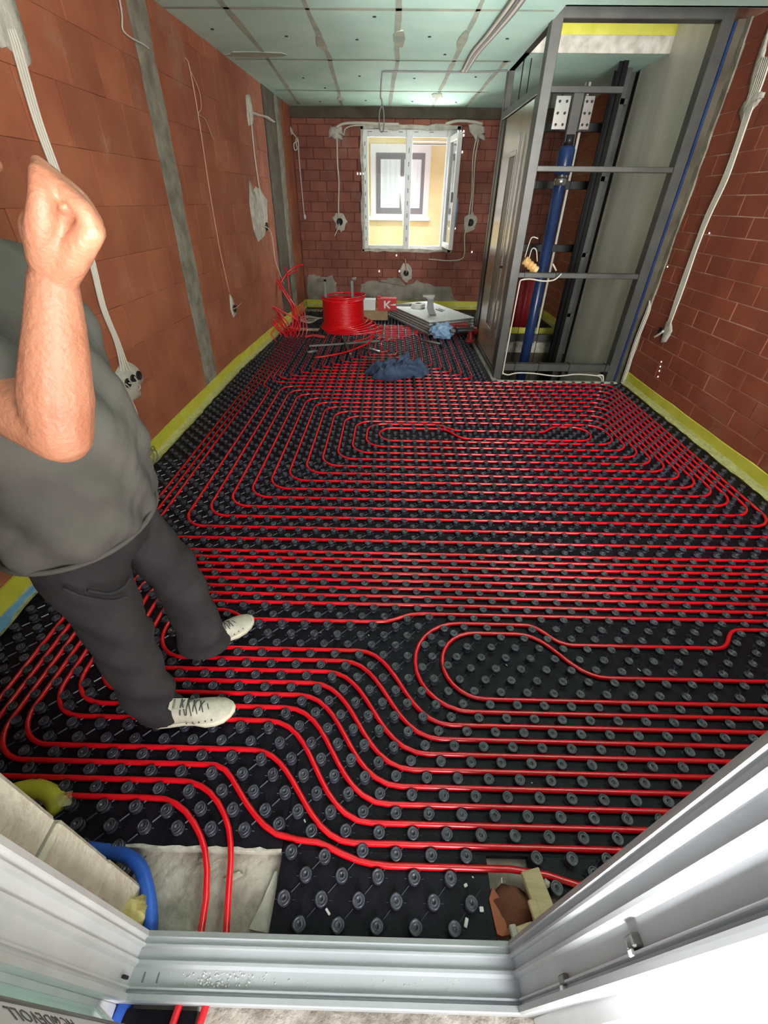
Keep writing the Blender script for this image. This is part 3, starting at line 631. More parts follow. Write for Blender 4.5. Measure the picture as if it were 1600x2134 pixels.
def sb(name, x0, x1, z0, z1, m='whiteframe', y0=-.03, y1=.03): return MB().box(x0, x1, y0, y1, z0, z1, .006).build(name, m, sw)
sb('stile', 0, .07, .92, 2.26); sb('stile', .50, .57, .92, 2.26); sb('rail', .07, .50, .92, .99); sb('rail', .07, .50, 2.19, 2.26); sb('pane', .065, .505, .985, 2.195, 'glass', -.006, .006)
sb('handle', .525, .545, 1.50, 1.62, 'tool_grey', -.055, -.03)
# rough plaster reveal round the opening
for nm, (x0, x1, z0, z1) in dict(a=(WX0-.03, WX0+.012, WZ0-.03, WZ1+.03), c=(WX1-.03, WX1+.03, WZ0-.03, WZ1+.03), d=(WX0-.03, WX1+.02, WZ1-.01, WZ1+.045), e=(WX0-.03, WX1+.02, WZ0-.03, WZ0+.008)).items():
    k = 12; hor = (x1-x0) > (z1-z0); poly = []
    for i in range(k+1):
        t = i/k; j = random.uniform(-.012, .012); poly.append((x0+(x1-x0)*t, z1+j) if hor else (x1+j, z0+(z1-z0)*t))
    for i in range(k, -1, -1):
        t = i/k; j = random.uniform(-.014, .014); poly.append((x0+(x1-x0)*t, z0+j) if hor else (x0+j, z0+(z1-z0)*t))
    b = MB(); vs = [(u, YB-.010, v) for u, v in poly]+[(u, YB+.03, v) for u, v in poly]; n = len(poly); h = k+1
    b.add(vs, [(i, i+1, n-2-i, n-1-i) for i in range(k)]+[(i, i+n, (i+1) % n+n, (i+1) % n) for i in range(n)]); b.build('reveal_plaster', 'plaster', wb)
# bag tied to the open sash
b = MB(); p = smooth_path([(.915, 7.62, 1.56), (.91, 7.60, 1.46), (.905, 7.6, 1.34), (.90, 7.6, 1.20), (.885, 7.6, 1.10)], 4)
b.tube(p, [.004+.05*math.sin(PI*min(1, (i/(len(p)-1))**.8)) for i in range(len(p))], 8, flat=.35); tag(b.build('plastic_bag', 'bluebag'), 'thin blue plastic bag hanging from the open window sash', 'plastic bag')

# ---- the house across the yard
hb = thing('neighbour_house', 'yellow rendered house wall with a white framed window seen outside', 'building', (0, 11.2, 0))
def hx(name, x0, x1, y0, y1, z0, z1, m, bv=.004, par=None): return MB().box(x0, x1, y0, y1, z0, z1, bv).build(name, m, par or hb)
hx('wall', -5, 6, 0, .3, -3, 5.5, 'yellow_wall')
hwx0, hwx1, hwz0, hwz1 = -.42, .88, 1.00, 2.50
q0, q1 = at(790, 318, 1, 11.15), at(878, 446, 1, 11.15); hwx0, hwx1, hwz1, hwz0 = q0.x-.06, q1.x+.02, q0.z, q1.z
sur = hx('window_surround', hwx0-.12, hwx1+.12, -.03, .0, hwz0-.05, hwz1+.14, 'white_paint'); hx('window_sill', hwx0-.16, hwx1+.16, -.10, .0, hwz0-.12, hwz0-.05, 'white_paint')
fr_ = hx('window_frame', hwx0, hwx1, -.045, -.032, hwz0, hwz1, 'grey_frame')
mx_ = (hwx0+hwx1)/2+.04
hx('curtain_pane', hwx0+.09, mx_-.04, -.05, -.046, hwz0+.10, hwz1-.10, 'curtain'); hx('curtain_pane', mx_+.04, hwx1-.07, -.05, -.046, hwz0+.10, hwz1-.10, 'curtain')
tag(MB().tube([(-3, 10.9, 2.95), (-.2, 10.9, 2.86), (1.5, 10.9, 2.78), (4, 10.9, 2.7)], .006, 5).build('overhead_wire', 'cable_grey'), 'thin wire strung across the yard outside the window', 'wire')

# ================================================================ white door frame round the photographer
door = struct(thing('door_1', None, None))
prof = [(.215, -.01), (.215, .044), (.204, .050), (.201, .043), (.193, .043), (.191, .050), (.187, .050), (.185, .038), (.167, .035), (.164, .044), (.158, .044), (.152, .034), (.124, .031), (.121, .041), (.118, .041), (.116, .034), (.112, .034), (.110, .044), (.100, .045), (.097, .040), (.097, -.01)]
XL_, XRr, ZT = -.622, .363, 2.14
def corner(y, h): return [Vector((XL_+h, y, h)), Vector((XRr-h, y, h)), Vector((XRr-h, y, ZT-h)), Vector((XL_+h, y, ZT-h))]
def member(name, i, j, m):
    b = MB(); n = len(prof); vs = []
    for (y, h) in prof: c = corner(y, h); vs += [c[i], c[j]]
    vs = [v-Vector((0, ((.021+.010*(v.y-.10)/.115)*max(0, v.z-.06) if v.x > 0 else .004*max(0, v.z)), 0)) for v in vs]
    b.add(vs, [(2*k, 2*k+1, 2*((k+1) % n)+1, 2*((k+1) % n)) for k in range(n)]+[tuple(2*k for k in range(n)), tuple(2*k+1 for k in range(n))[::-1]]); return b.build(name, m, door)
member('threshold', 0, 1, 'alu'); rp = member('jamb', 1, 2, 'alu'); lp = member('jamb', 3, 0, 'whiteframe'); member('head', 2, 3, 'whiteframe')
for z in (.40, .74, 1.5):    # keeper plates on the right jamb
    b = MB(); b.box(XRr-.042, XRr-.030, .108, .121, z-.0, z+.030, .002); b.build('keeper', 'tool_grey', rp)
    b = MB(); b.box(XRr-.044, XRr-.040, .101, .108, z+.004, z+.018, .001); b.build('latch_tab', 'whiteframe', rp)
b = MB(); b.box(XL_+.038, XL_+.046, .128, .134, .075, .10, .001); b.build('drain_slot', 'tool_blk', lp)
for i in range(2): b = MB(); b.box(XL_+.062+i*.034, XL_+.066+i*.034, .128, .146, .0305, .034, .001); b.build('drain_slot', 'tool_grey', door)
cr_ = tag(thing('plaster_crumb', 'scatter of white plaster crumbs lying in the threshold groove', 'debris'), None, None)
b = MB()
for i in range(150):
    u = random.gauss(-.36, .05) if i < 90 else random.uniform(-.50, .20); v = random.uniform(.125, .150); r = random.uniform(.0008, .0028 if i < 90 else .0015)
    b.lathe([(r, -r*.5), (r*.9, r*.4), (r*.3, r)], (u, v, .0335), 5, False)
o = b.build('crumb_heap', 'dirt', cr_); o['kind'] = 'stuff'
# outer reveal to the right, white in the daylight
b = MB(); b.box(XRr-.004, XRr+.10, .060, .097, .0, 2.2, .003); b.box(XRr+.10, .70, .045, .075, -.0, 2.2, .003); struct(b.build('trim_1', 'whiteframe'))
b = MB(); b.box(-.92, XL_+.01, .03, .097, .0, 2.2, .003); struct(b.build('trim_2', 'whiteframe'))
# side leaf with protective tape: greenish pane + stile, opened towards the photographer
lf = thing('door_leaf', 'open white glazed door leaf with printed protective tape, lower left', 'door', (-.612, .092, 0), rz=math.atan2(-.45, .9))
def lb(name, x0, x1, y0, y1, z0, z1, m, bv=.003, par=None): return MB().box(x0, x1, y0, y1, z0, z1, bv).build(name, m, par or lf)
lb('pane', .004, .108, -.012, -.006, .10, 2.1, 'greenglass', .001); st_ = lb('stile', .104, .235, -.045, .012, .01, 2.12, 'whiteframe'); lb('gasket', .098, .106, -.016, .014, .01, 2.1, 'tool_grey', .001); lb('bottom_rail', .004, .106, -.016, -.002, .10, .115, 'whiteframe')
for (txt, z, sz) in (('DEVOLL', .145, .026), ('PVC 60', .080, .012), ('WINDOW', .012, .008), ('DEVOLL', .52, .026), ('PVC 60', .44, .018)):
    cu = bpy.data.curves.new('lettering', 'FONT'); cu.body = txt; cu.size = sz*1.35; cu.extrude = .0003; cu.space_character = 1.05; cu.resolution_u = 2
    o = bpy.data.objects.new('t', cu); C.objects.link(o)
    dg = bpy.context.evaluated_depsgraph_get(); me = bpy.data.meshes.new_from_object(o.evaluated_get(dg)); bpy.data.objects.remove(o)
    me.materials.clear(); me.materials.append(MT['print']); t = bpy.data.objects.new('lettering', me); C.objects.link(t); t.parent = st_
    # words run up the stile; the tops of the letters point to the free edge
    t.matrix_local = Matrix.Translation((.118, .0125, z)) @ Matrix(((0, 1, 0), (0, 0, 1), (1, 0, 0))).to_4x4()

# ---- debris and services at the threshold
def lump(name, c, s, m, label, cat, seed=1, grp=None, rough=.25, parent=None, n=2):
    rd = random.Random(seed); me = bpy.data.meshes.new(name); bm = bmesh.new(); bmesh.ops.create_icosphere(bm, subdivisions=n, radius=1)
    for v in bm.verts:
        k = 1+rd.uniform(-rough, rough); v.co = Vector((v.co.x*s[0]*k, v.co.y*s[1]*k, v.co.z*s[2]*k))
    bm.to_mesh(me); bm.free(); me.polygons.foreach_set('use_smooth', [True]*len(me.polygons)); me.materials.append(MT[m]); o = bpy.data.objects.new(name, me); C.objects.link(o); o.location = c
    if parent: o.parent = parent
    else: tag(o, label, cat, grp)
    return o
lump('foam_blob', (-.655, .235, .035), (.055, .045, .045), 'foam', 'yellow expanding foam squeezed out beside the left door post', 'foam', 3, n=3)
lump('foam_blob', (.43, .105-.02, -.005), (.06, .035, .03), 'foam', 'yellow expanding foam outside the threshold at the right corner', 'foam', 5, n=3)
lump('foam_blob', (.66, .02, .0), (.12, .03, .03), 'foam', 'long yellow foam bead outside, at the bottom right edge', 'foam', 8, n=3)
b = MB(); b.tube(smooth_path([(-1.16, .52, .010), (-1.10, .53, .010), (-1.03, .51, .010), (-.985, .475, .010)], 4), .028, 10); tag(b.build('insulation_roll', 'strip'), 'rolled end of yellow foam strip behind the block jamb', 'foam strip')
b = MB(); b.add([(-1.0, .50, .05), (-.965, .47, .05), (-.95, .49, .012), (-.98, .53, .01), (-.965, .50, .05)], [(0, 1, 4), (1, 2, 4), (2, 3, 4), (3, 0, 4)]); tag(b.build('plastic_flap', 'film'), 'clear plastic flap at the end of the rolled foam strip', 'plastic film')
cd = smooth_path([(-1.0, .40, -.005), (-.84, .385, .0), (-.74, .372, .012), (-.675, .345, .02), (-.632, .30, .02), (-.600, .25, .018), (-.588, .21, .005), (-.590, .15, -.012), (-.60, .08, -.012), (-.63, -.05, -.012), (-.72, -.4, -.012)], 8)
b = MB(); vs = []; b.tube(cd, [.0175+.0007*(i % 2) for i in range(len(cd))], 12); tag(b.build('conduit', 'conduit'), 'thick blue corrugated conduit curving round the left end of the threshold', 'conduit')
# screed patch edge of the cut mat
b = MB(); k = 22; top = [(-.76+.47*i/k, .397+random.uniform(-.003, .003)) for i in range(k+1)]; b.prism(top+[(-.29, .390), (-.76, .390)], -.03, .0045, lambda u, v, d: (u, v, d)); b.build('cut_edge', 'plaster', mat_t)
b = MB(); b.prism([(-.345, .232), (-.290, .225), (-.286, .30), (-.296, .352), (-.303, .35), (-.322, .29)], -.028, -.020, lambda u, v, d: (u, v, d)); tag(b.build('plaster_shard', 'plaster'), 'long white plaster shard on the bare screed beside the black mat', 'debris')
b = MB(); b.prism([(-.445, .332), (-.405, .350), (-.392, .342), (-.43, .322)], -.029, -.024, lambda u, v, d: (u, v, d)); tag(b.build('plaster_shard', 'plaster'), 'small white shard on the screed between the two red pipes', 'debris')
lump('stone_chip', (-.52, .372, -.018), (.014, .008, .008), 'concrete', 'small grey stone chip on the screed next to the blue conduit', 'debris', 2, n=1)
for i, (px, py, sx, sy_, rz) in enumerate(((683, 1900, .018, .006, -.8), (635, 1711, .010, .004, -1), (971, 1923, .020, .009, 1.2), (1003, 1895, .011, .011, 0), (970, 1845, .010, .008, .4), (1045, 1835, .013, .004, 1.4), (1108, 1632, .006, .004, 0), (1055, 1386, .010, .003, -.8), (1331, 1396, .014, .004, -.9), (1022, 1870, .008, .004, 1.2), (985, 1828, .006, .003, -.6), (668, 1318, .004, .004, 0), (768, 1324, .005, .004, 1), (838, 928, .008, .005, 1))):
    p = at(px, py, 2, .006); b = MB(); M = Matrix.Translation((p.x, p.y, .0065)) @ Matrix.Rotation(rz, 4, 'Z'); b.box(-sx/2, sx/2, -sy_/2, sy_/2, -.0025, .003, .0015, M)
    b.build('plaster_crumb', 'dirt', mat_t)
# broken corner: brick, rubble and wood offcuts in the hole by the right post
rb = lump('broken_brick', (.355, .278, -.002), (.055, .052, .022), 'mortar_dk', 'broken reddish brick chunk in the hole beside the right door post', 'brick', 11, rough=.18, n=3)
b = MB(); b.prism([(.300, .232), (.312, .228), (.335, .232), (.322, .30), (.306, .325), (.292, .30)], -.02, .010, lambda u, v, d: (u, v, d)); tag(b.build('brick_shard', 'brick_l'), 'thin orange brick shard on edge beside the black mat panel', 'brick')
def wood(x, y, lx, ly, lz, rz, z0, label, m='wood'):
    b = MB(); b.box(-lx/2, lx/2, -ly/2, ly/2, 0, lz, .002); o = b.build('wood_offcut', m); o.location = (x, y, z0); o.rotation_euler = (0, 0, rz); return tag(o, label, 'wood')
wood(.425, .292, .052, .135, .020, .22, .02, 'widest wooden offcut lying across the hole by the right post')
wood(.400, .262, .022, .062, .016, .17, .042, 'small yellowish wooden block lying on the edge of the wide offcut')
wood(.372, .228, .046, .042, .016, .25, .02, 'square wooden offcut next to the threshold corner')
wood(.340, .222, .016, .050, .018, .10, .02, 'narrow pale wooden sliver touching the threshold', 'plaster')
lump('foam_blob', (.455, .335, .012), (.012, .010, .010), 'plaster', 'white rubble crumb at the top of the wide wooden offcut', 'debris', 21, n=2)

# ================================================================ hydraulic lift in its steel frame
lift = thing('passenger_lift', 'grey steel lift shaft frame with a beige door and blue hydraulic ram', 'lift', (1.7, 4.5, 0))
LO = Vector((1.7, 4.5, 0))
def lx(name, x0, x1, y0, y1, z0, z1, m='steel', bv=.004, par=None):
    b = MB(); b.box(x0, x1, y0, y1, z0, z1, bv); b.v = [tuple(Vector(v)-LO) for v in b.v] if par is None or par is lift or par.name.startswith(('lift_door', 'post', 'side_panel', 'rail', 'ram', 'bracket', 'crossbar')) else b.v
    return b.build(name, m, par or lift)
lx('post', 1.092, 1.172, 4.50, 4.60, -.03, 2.70); lx('post', 2.285, 2.372, 4.50, 4.60, -.03, 2.70)
lx('post', 1.10, 1.165, 5.97, 6.05, -.15, 2.62); lx('post', 2.28, 2.36, 5.97, 6.05, -.15, 2.62)
lx('top_beam', 1.09, 2.375, 4.502, 4.60, 2.566, 2.66)
lx('crossbar', 1.165, 2.29, 4.515, 4.57, 1.722, 1.760); lx('crossbar', 1.165, 2.30, 4.515, 4.57, .945, .988); br = lx('crossbar', 1.165, 2.30, 4.51, 4.58, .078, .150)
lx('side_beam', 1.10, 1.16, 4.60, 5.97, 2.56, 2.62); lx('side_beam', 1.10, 1.16, 4.60, 5.97, 2.20, 2.262); lx('side_beam', 1.10, 1.16, 4.60, 5.97, -.02, .05)
for (z0, z1) in ((2.115, 2.19), (1.635, 1.71), (1.035, 1.112), (.005, .09)): lx('crossbar', 1.165, 2.28, 5.99, 6.04, z0, z1, 'steel_dk' if z0 > .1 else 'steel')
dr = lx('lift_door', 1.112, 1.150, 4.62, 5.94, .055, 2.195, 'liftdoor', .006)
def dx(name, y0, y1, z0, z1, m, x0=1.100, x1=1.113): return lx(name, x0, x1, y0, y1, z0, z1, m, .003, dr)
dx('window_trim', 5.06, 5.36, .33, .37, 'liftdoor', 1.098); dx('window_trim', 5.06, 5.36, 1.86, 1.90, 'liftdoor', 1.098); dx('window_trim', 5.06, 5.095, .37, 1.86, 'liftdoor', 1.098); dx('window_trim', 5.325, 5.36, .37, 1.86, 'liftdoor', 1.098)
dx('pane', 5.095, 5.325, .37, 1.86, 'tool_grey', 1.104); dx('handle_bar', 4.90, 4.94, .30, 2.0, 'chrome', 1.078, 1.098); dx('handle_joint', 4.89, 4.95, .98, 1.0, 'tool_blk', 1.076, 1.1); dx('frame_strip', 5.80, 5.94, .06, 2.19, 'steel_dk', 1.100); dx('frame_strip', 4.62, 4.68, .06, 2.19, 'steel', 1.100)
sp_ = lx('side_panel', 2.352, 2.364, 4.60, 5.87, -1.0, 2.95, 'sheet', .002)
for (x, y) in ((2.16, 5.90), (2.06, 5.55)):
    r_ = lx('rail', x, x+.045, y, y+.07, -1.0, 3.2, 'rail', .004)
    lx('rail_web', x-.03, x+.005, y+.028, y+.042, -1.0, 3.2, 'rail', .003, r_)
lx('rail_channel', 2.20, 2.25, 5.80, 5.86, -1.0, 3.2, 'steel', .004); lx('rail_channel', 2.10, 2.13, 5.70, 5.76, -1.0, 3.2, 'steel_dk', .004)
lx('conduit_run', 1.94, 1.965, 6.045, 6.07, -.1, 2.5, 'cable', .004); lx('conduit_run', 1.90, 1.92, 6.045, 6.07, -.1, 2.5, 'cable_grey', .004)
def lc(name, prof_, x, y, m, par=None, n=20): b = MB(); b.lathe([(r, z) for r, z in prof_], (x-LO.x, y-LO.y, 0), n); return b.build(name, m, par or lift)
rx, ry = 1.672, 5.45
ram = lc('ram_cylinder', [(.058, -1.0), (.058, 1.66)], rx, ry, 'piston'); lc('ram_collar', [(.064, 1.655), (.064, 1.70), (.05, 1.72)], rx, ry, 'chrome', ram); lc('ram_rod', [(.034, 1.70), (.034, 2.02)], rx, ry, 'chrome', ram)
lc('ram_clamp', [(.075, 1.74), (.078, 1.80), (.078, 1.93), (.06, 1.96)], rx, ry, 'piston', ram); lc('ram_head', [(.05, 1.96), (.05, 2.04)], rx, ry, 'steel_dk', ram)
bk = lx('bracket', 1.625, 1.72, 5.42, 5.46, 1.98, 2.345, 'steel'); lx('bracket_plate', 1.475, 1.61, 5.43, 5.445, 2.075, 2.31, 'chrome', .003, bk); lx('bracket_plate', 1.735, 1.83, 5.43, 5.445, 2.075, 2.31, 'chrome', .003, bk)
lx('bracket_beam', 1.40, 2.06, 5.41, 5.46, 2.325, 2.37, 'steel', .003, bk)
for x in (1.51, 1.575, 1.76, 1.805):
    for z in (2.11, 2.19, 2.27): b = MB(); b.lathe([(.011, 0), (.011, .01), (.006, .014)], (0, 0, 0), 6, False, Matrix.Rotation(PI/2, 4, 'X')); o = b.build('bolt', 'tool_blk', bk); o.location = (x-LO.x, 5.43-LO.y, z)
for x in (1.50, 1.60, 1.78, 1.86): lc('rope', [(.004, -1.0), (.004, 2.4)], x, 5.7, 'steel_dk', None, 5)
for x in (1.50, 1.57): lc('rope', [(.005, -.5), (.005, 2.58)], x-.36, 5.2+x*.2, 'steel_dk', None, 5)
for z in (.35, 1.0, 1.7, 2.3): b = MB(); b.box(2.17-LO.x, 2.28-LO.x, 5.80-LO.y, 5.97-LO.y, z, z+.05, .004); b.build('rail_clip', 'steel', lift)
# cable tied round the lower frame
cab = lambda pts, r, m='cable', n=6, k=6: MB().tube(smooth_path(pts, k), r, n).build('cable', m)
tag(cab([(1.19, 4.49, .91), (1.185, 4.49, .60), (1.180, 4.49, .10), (1.185, 4.485, .060), (1.24, 4.48, .045), (1.33, 4.48, .066), (1.5, 4.48, .064), (1.75, 4.48, .040), (1.95, 4.48, .062), (2.15, 4.48, .052), (2.22, 4.48, .03), (2.245, 4.48, -.02)], .007), 'white cable tied under the lowest front bar of the lift frame', 'cable')
tag(cab([(1.19, 4.49, .91), (1.20, 4.49, .93), (1.28, 4.485, .940), (1.40, 4.485, .925), (1.50, 4.485, .935), (1.56, 4.49, .985)], .007), 'white cable tied under the middle front bar of the lift frame', 'cable')
tag(cab([(2.16, 4.47, .055), (2.22, 4.46, .06), (2.245, 4.46, .0), (2.25, 4.46, -.03)], .008), 'short white cable loop at the right foot of the lift frame', 'cable')
for x in (1.30, 1.55, 1.87, 2.25): b = MB(); b.box(x-.003, x+.003, 4.503, 4.586, .042, .156, .0); b.build('cable_tie', 'tool_blk').parent = lift
for o in [o for o in C.objects if o.name.startswith('cable_tie')]: o.location = -LO
for x in (1.23, 1.52): b = MB(); b.box(x-.003, x+.003, 4.508, 4.576, .922, .994, .0); o = b.build('cable_tie', 'tool_blk', lift); o.location = -LO
# tan ribbed bundle hanging at the left of the frame
lmp = thing('hanging_bundle', 'tan ribbed bundle hung by a white cord inside the lift frame', 'bundle', (1.30, 4.62, 1.03))
b = MB(); pth = [(-.075, 0, .055), (-.05, 0, .035), (-.02, 0, .015), (.01, 0, -.005), (.04, 0, -.025), (.065, 0, -.045)]; pth = smooth_path(pth, 4)
b.tube(pth, [.030+.012*abs(math.sin(i*.8)) if 0 < i < len(pth)-1 else .018 for i in range(len(pth))], 12); b.build('bundle_body', 'bulb', lmp)
MB().tube(smooth_path([(-.07, 0, .07), (-.05, 0, .20), (-.03, 0, .23), (.02, 0, .22)], 5), .005, 6).build('cord', 'cable', lmp); MB().tube(smooth_path([(-.03, 0, .06), (-.02, -.01, .14), (.02, -.01, .13), (.05, -.01, .04)], 5), .005, 6).build('cord', 'cable', lmp)
b = MB(); b.tube([(1.49, 4.58, 1.055), (1.535, 4.58, 1.0)], .008, 8); tag(b.build('cable_sleeve', 'cable'), 'short white sleeve poking out beside the blue ram', 'cable')
# red sheet standing behind the lift
b = MB(); vs = []; n = 14
for i in range(n+1):
    u = i/n; x = 1.66+.34*u; y = 6.47+.03*math.sin(u*14)
    vs += [Vector((x-.10*0, y, .035)), Vector((x-.01, y+.01, .35)), Vector((x-.02, y+.02, .74+.03*math.sin(u*5)))]
b.add(vs, [(3*i+k, 3*i+k+1, 3*i+k+4, 3*i+k+3) for i in range(n) for k in range(2)], True); o = b.build('red_sheet', 'redcloth'); m_ = o.modifiers.new('s', 'SOLIDIFY'); m_.thickness = .01
tag(o, 'dark red sheet hanging behind the lift, left of the blue ram', 'cloth')
# blue foam strip and cable bundle between the lift post and the right wall
b = MB(); b.box(2.374, 2.402, 4.47, 4.50, .0, 2.56, .004); tag(b.build('blue_joint_tape', 'conduit'), 'blue joint strip running up between the lift post and the concrete pilaster', 'tape')
for i in range(4):
    xo = 2.405+.008*(i % 2); pth = [(xo, 4.40-.012*i, .02), (xo+.0, 4.40-.012*i, .18), (xo-.004, 4.405-.011*i, .40), (xo, 4.40-.013*i, .60), (xo+.012, 4.41-.010*i, .72), (2.425, 4.44, .78)]
    b = MB(); b.tube(smooth_path(pth, 5), .006, 6); tag(b.build('cable', 'cable'), 'one of four pale cables bundled at the foot of the pilaster beside the lift', 'cable', 'cables at the pilaster foot')

# ================================================================ cables and plaster on the walls
def onL(pts, d=.008): return [atL(x, y, d) for x, y in pts]
def onW(pts, ax, v): return [at(x, y, ax, v) for x, y in pts]
def cable(pts, label, r=.004, m='cable', grp=None, n=6, k=5):
    o = MB().tube(smooth_path(pts, k), r, n).build('cable', m); return tag(o, label, 'cable', grp)
def polyL(px): return [(p.y, p.z) for p in onL(px, 0)]
def polyR(px): return [(p.y, p.z) for p in onW(px, 0, XR)]
def polyB(px): return [(p.x, p.z) for p in onW(px, 1, YB)]
def blob2(poly, d, m, name, par, fr, jag=.01, sub=2): return blob(poly, d, m, name, par, fr, jag, sub)
def box_hole(fr, u, v, r, par, dpt=.022, name='junction_box'):
    P, U, V, N_ = fr(u, v); M = Matrix((U, V, N_)).transposed().to_4x4(); b = MB(); b.lathe([(r*1.12, 0), (r*1.12, dpt), (r, dpt+.001), (r*.92, dpt-.005)], (0, 0, 0), 14, True, M); b.v = [tuple(Vector(q)+P) for q in b.v]; return b.build(name, 'boxblk', par)
# left wall, four cables down to the box cluster behind the man
blob2(polyL([(-10, -30), (28, -10), (48, 60), (62, 130), (52, 145), (30, 110), (0, 95), (-30, 60)]), .012, 'plaster', 'plaster_patch', wl, frL, .008)
for i in range(4):
    o = (i-1.5)
    cable(onL([(22+o*5, 60), (38+o*5.5, 110), (78+o*5, 250), (118+o*4.5, 360), (150+o*3.5, 450), (187+o*3.2, 530), (215+o*3, 640), (243+o*3, 710), (258+o*5, 760), (262+o*8, 775)], .010), 'one of four white cables plastered side by side behind the raised hand', .0062, 'cable', 'white cables above the left box cluster')
blob2(polyL([(252, 752), (276, 756), (292, 772), (297, 795), (290, 812), (291, 826), (274, 836), (262, 838), (240, 822), (224, 806), (222, 786), (240, 774)]), .014, 'plaster', 'plaster_patch', wl, frL, .008)
for (px, py) in ((284, 782), (272, 790), (261, 798), (245, 806)): q = atL(px, py, 0); box_hole(frL, q.y, q.z, .026, wl)
for i, pts in enumerate(([(280, 785), (286, 795), (275, 797), (268, 790)], [(268, 798), (290, 802), (290, 812), (276, 811), (262, 800)], [(255, 800), (262, 812), (250, 812), (244, 802)])):
    cable(onL(pts, .03+.01*i), ('upper', 'middle', 'lower')[i]+' white cable loop sprouting from the left box cluster', .0036, 'cable', 'cable loops at the left box cluster')
cable(onL([(256, 812), (272, 850), (287, 880), (284, 908)], .03), 'shorter of two white cables hanging below the left box cluster', .0036)
cable(onL([(262, 812), (282, 850), (292, 885), (302, 915)], .035), 'longer white cable hanging below the left box cluster', .0036)
cable(onL([(258, 836), (272, 870), (285, 905), (299, 935)], .012), 'violet tube running from the box cluster to the yellow strip', .010, 'purple')
cc_ = atL(315, 945, .05)
b = MB(); pth = [cc_+Vector((0.02*math.sin(a*.7), .055*math.cos(a)*(1-.05*a/6), .05*math.sin(a)*(1+.1*math.sin(a*.37))-.01*a/6)) for a in [i*.4 for i in range(54)]]
b.tube(pth, .0032, 5); tag(b.build('wire_coil', 'cable_grey'), 'loose coil of thin grey wire hanging over the yellow strip by the man', 'wire')
# rib, thin cables
cable(onL([(246, -20), (254, 30), (256, 62), (275, 80), (298, 92), (311, 102)], .012), 'thin white cable crossing the top of the concrete rib', .0048)
cable(onL([(385, 120), (394, 138), (412, 235), (437, 400), (458, 520), (478, 610)], .008), 'thin tan cable down the left wall between rib and column', .0050, 'cable_tan')
cable(onL([(398, 150), (415, 190), (419, 225), (413, 238), (428, 250), (446, 295)], .010), 'short tan cable looping beside the long tan one', .0036, 'cable_tan')
blob2(polyL([(478, 612), (484, 622), (490, 640), (492, 655), (486, 662), (480, 645)]), .010, 'plaster', 'plaster_patch', wl, frL, .004)
q = atL(486, 643, 0); box_hole(frL, q.y, q.z, .032, wl); cable(onL([(486, 644), (494, 640), (503, 631)], .03), 'short tan cable end at the low box on the left wall', .004, 'cable_tan')
blob2(polyL([(519, 375), (526, 400), (532, 385), (543, 395), (556, 415), (558, 462), (552, 492), (537, 506), (527, 480), (519, 430)]), .012, 'plaster', 'plaster_patch', wl, frL, .012)
blob2(polyL([(512, 200), (520, 195), (527, 235), (526, 262), (517, 262), (514, 230)]), .010, 'plaster', 'plaster_patch', wl, frL, .01)
cable(onL([(516, 205), (522, 240), (530, 320), (540, 390), (549, 440), (552, 468)], .010), 'white cable down the left wall beside the dark column', .0065)
q = atL(553, 472, 0); box_hole(frL, q.y, q.z, .038, wl)
cable(onL([(553, 472), (562, 480), (568, 500), (573, 540), (583, 570), (592, 592)], .03), 'loose white cable dangling from the box across the dark column', .0055)
b = MB(); pts_ = [atL(527, 236, .02), atL(538, 240, .03), atL(552, 243, .03), atL(562, 250, .03), atL(568, 254, .02)]; b.tube(smooth_path(pts_, 4), .035, 6, flat=.3); b.build('plaster_band', 'plaster', wl)
# back wall corner
cable(onW([(598, 268), (612, 280), (620, 292), (612, 300), (614, 312), (619, 310), (616, 292), (621, 292), (623, 330), (630, 410), (634, 450)], 1, YB-.03), 'white cable looped and hanging in the left back corner', .008)
lump('plaster_knob', at(602, 273, 1, YB-.06), (.05, .04, .05), 'plaster', None, None, 4, parent=wb); lump('cable_end', at(635, 452, 1, YB-.03), (.018, .012, .04), 'cable', None, None, 4, parent=wb)
blob2(polyB([(686, 262), (700, 258), (712, 268), (720, 280), (712, 292), (698, 294), (688, 285)]), .02, 'plaster', 'plaster_patch', wb, frB, .03)
cable(onW([(700, 266), (715, 258), (745, 256), (790, 258), (831, 259)], 1, YB-.02), 'thick white sleeve over the left half of the window head', .018)
cable(onW([(716, 280), (720, 268), (735, 262), (760, 261)], 1, YB-.02), 'thin white cable beside the sleeve above the window', .009)
cable(onW([(702, 288), (703, 340), (706, 380), (705, 430), (706, 455)], 1, YB-.015), 'white cable hanging left of the window down to a socket box', .012)
for (px, py, r) in ((708, 462, .055), (980, 464, .055), (846, 569, .05)):
    q = at(px, py, 1, YB); k = 9; blob2([(q.x+math.cos(a)*.105*(1+random.uniform(-.2, .2)), q.z+math.sin(a)*.135*(1+random.uniform(-.2, .2))) for a in [2*PI*i/k for i in range(k)]], .012, 'plaster', 'plaster_patch', wb, frB, .015); box_hole(frB, q.x, q.z, r*.8, wb)
cable(onW([(707, 466), (703, 478), (697, 492)], 1, YB-.05), 'short cable end below the socket box left of the window', .009)
blob2(polyB([(975, 258), (1005, 262), (1014, 275), (1008, 292), (996, 296), (984, 288)]), .02, 'plaster', 'plaster_patch', wb, frB, .03)
cable(onW([(928, 258), (955, 252), (985, 254), (1005, 258)], 1, YB-.02), 'thick white sleeve over the right end of the window head', .018)
cable(onW([(992, 290), (985, 330), (983, 400), (978, 440), (976, 460), (968, 490), (966, 535), (940, 543), (893, 540)], 1, YB-.018), 'white cable running down right of the window and left under the sill', .009)
cable(onW([(997, 290), (990, 330), (986, 400), (982, 455)], 1, YB-.02), 'second white cable right of the window ending at the socket box', .009)
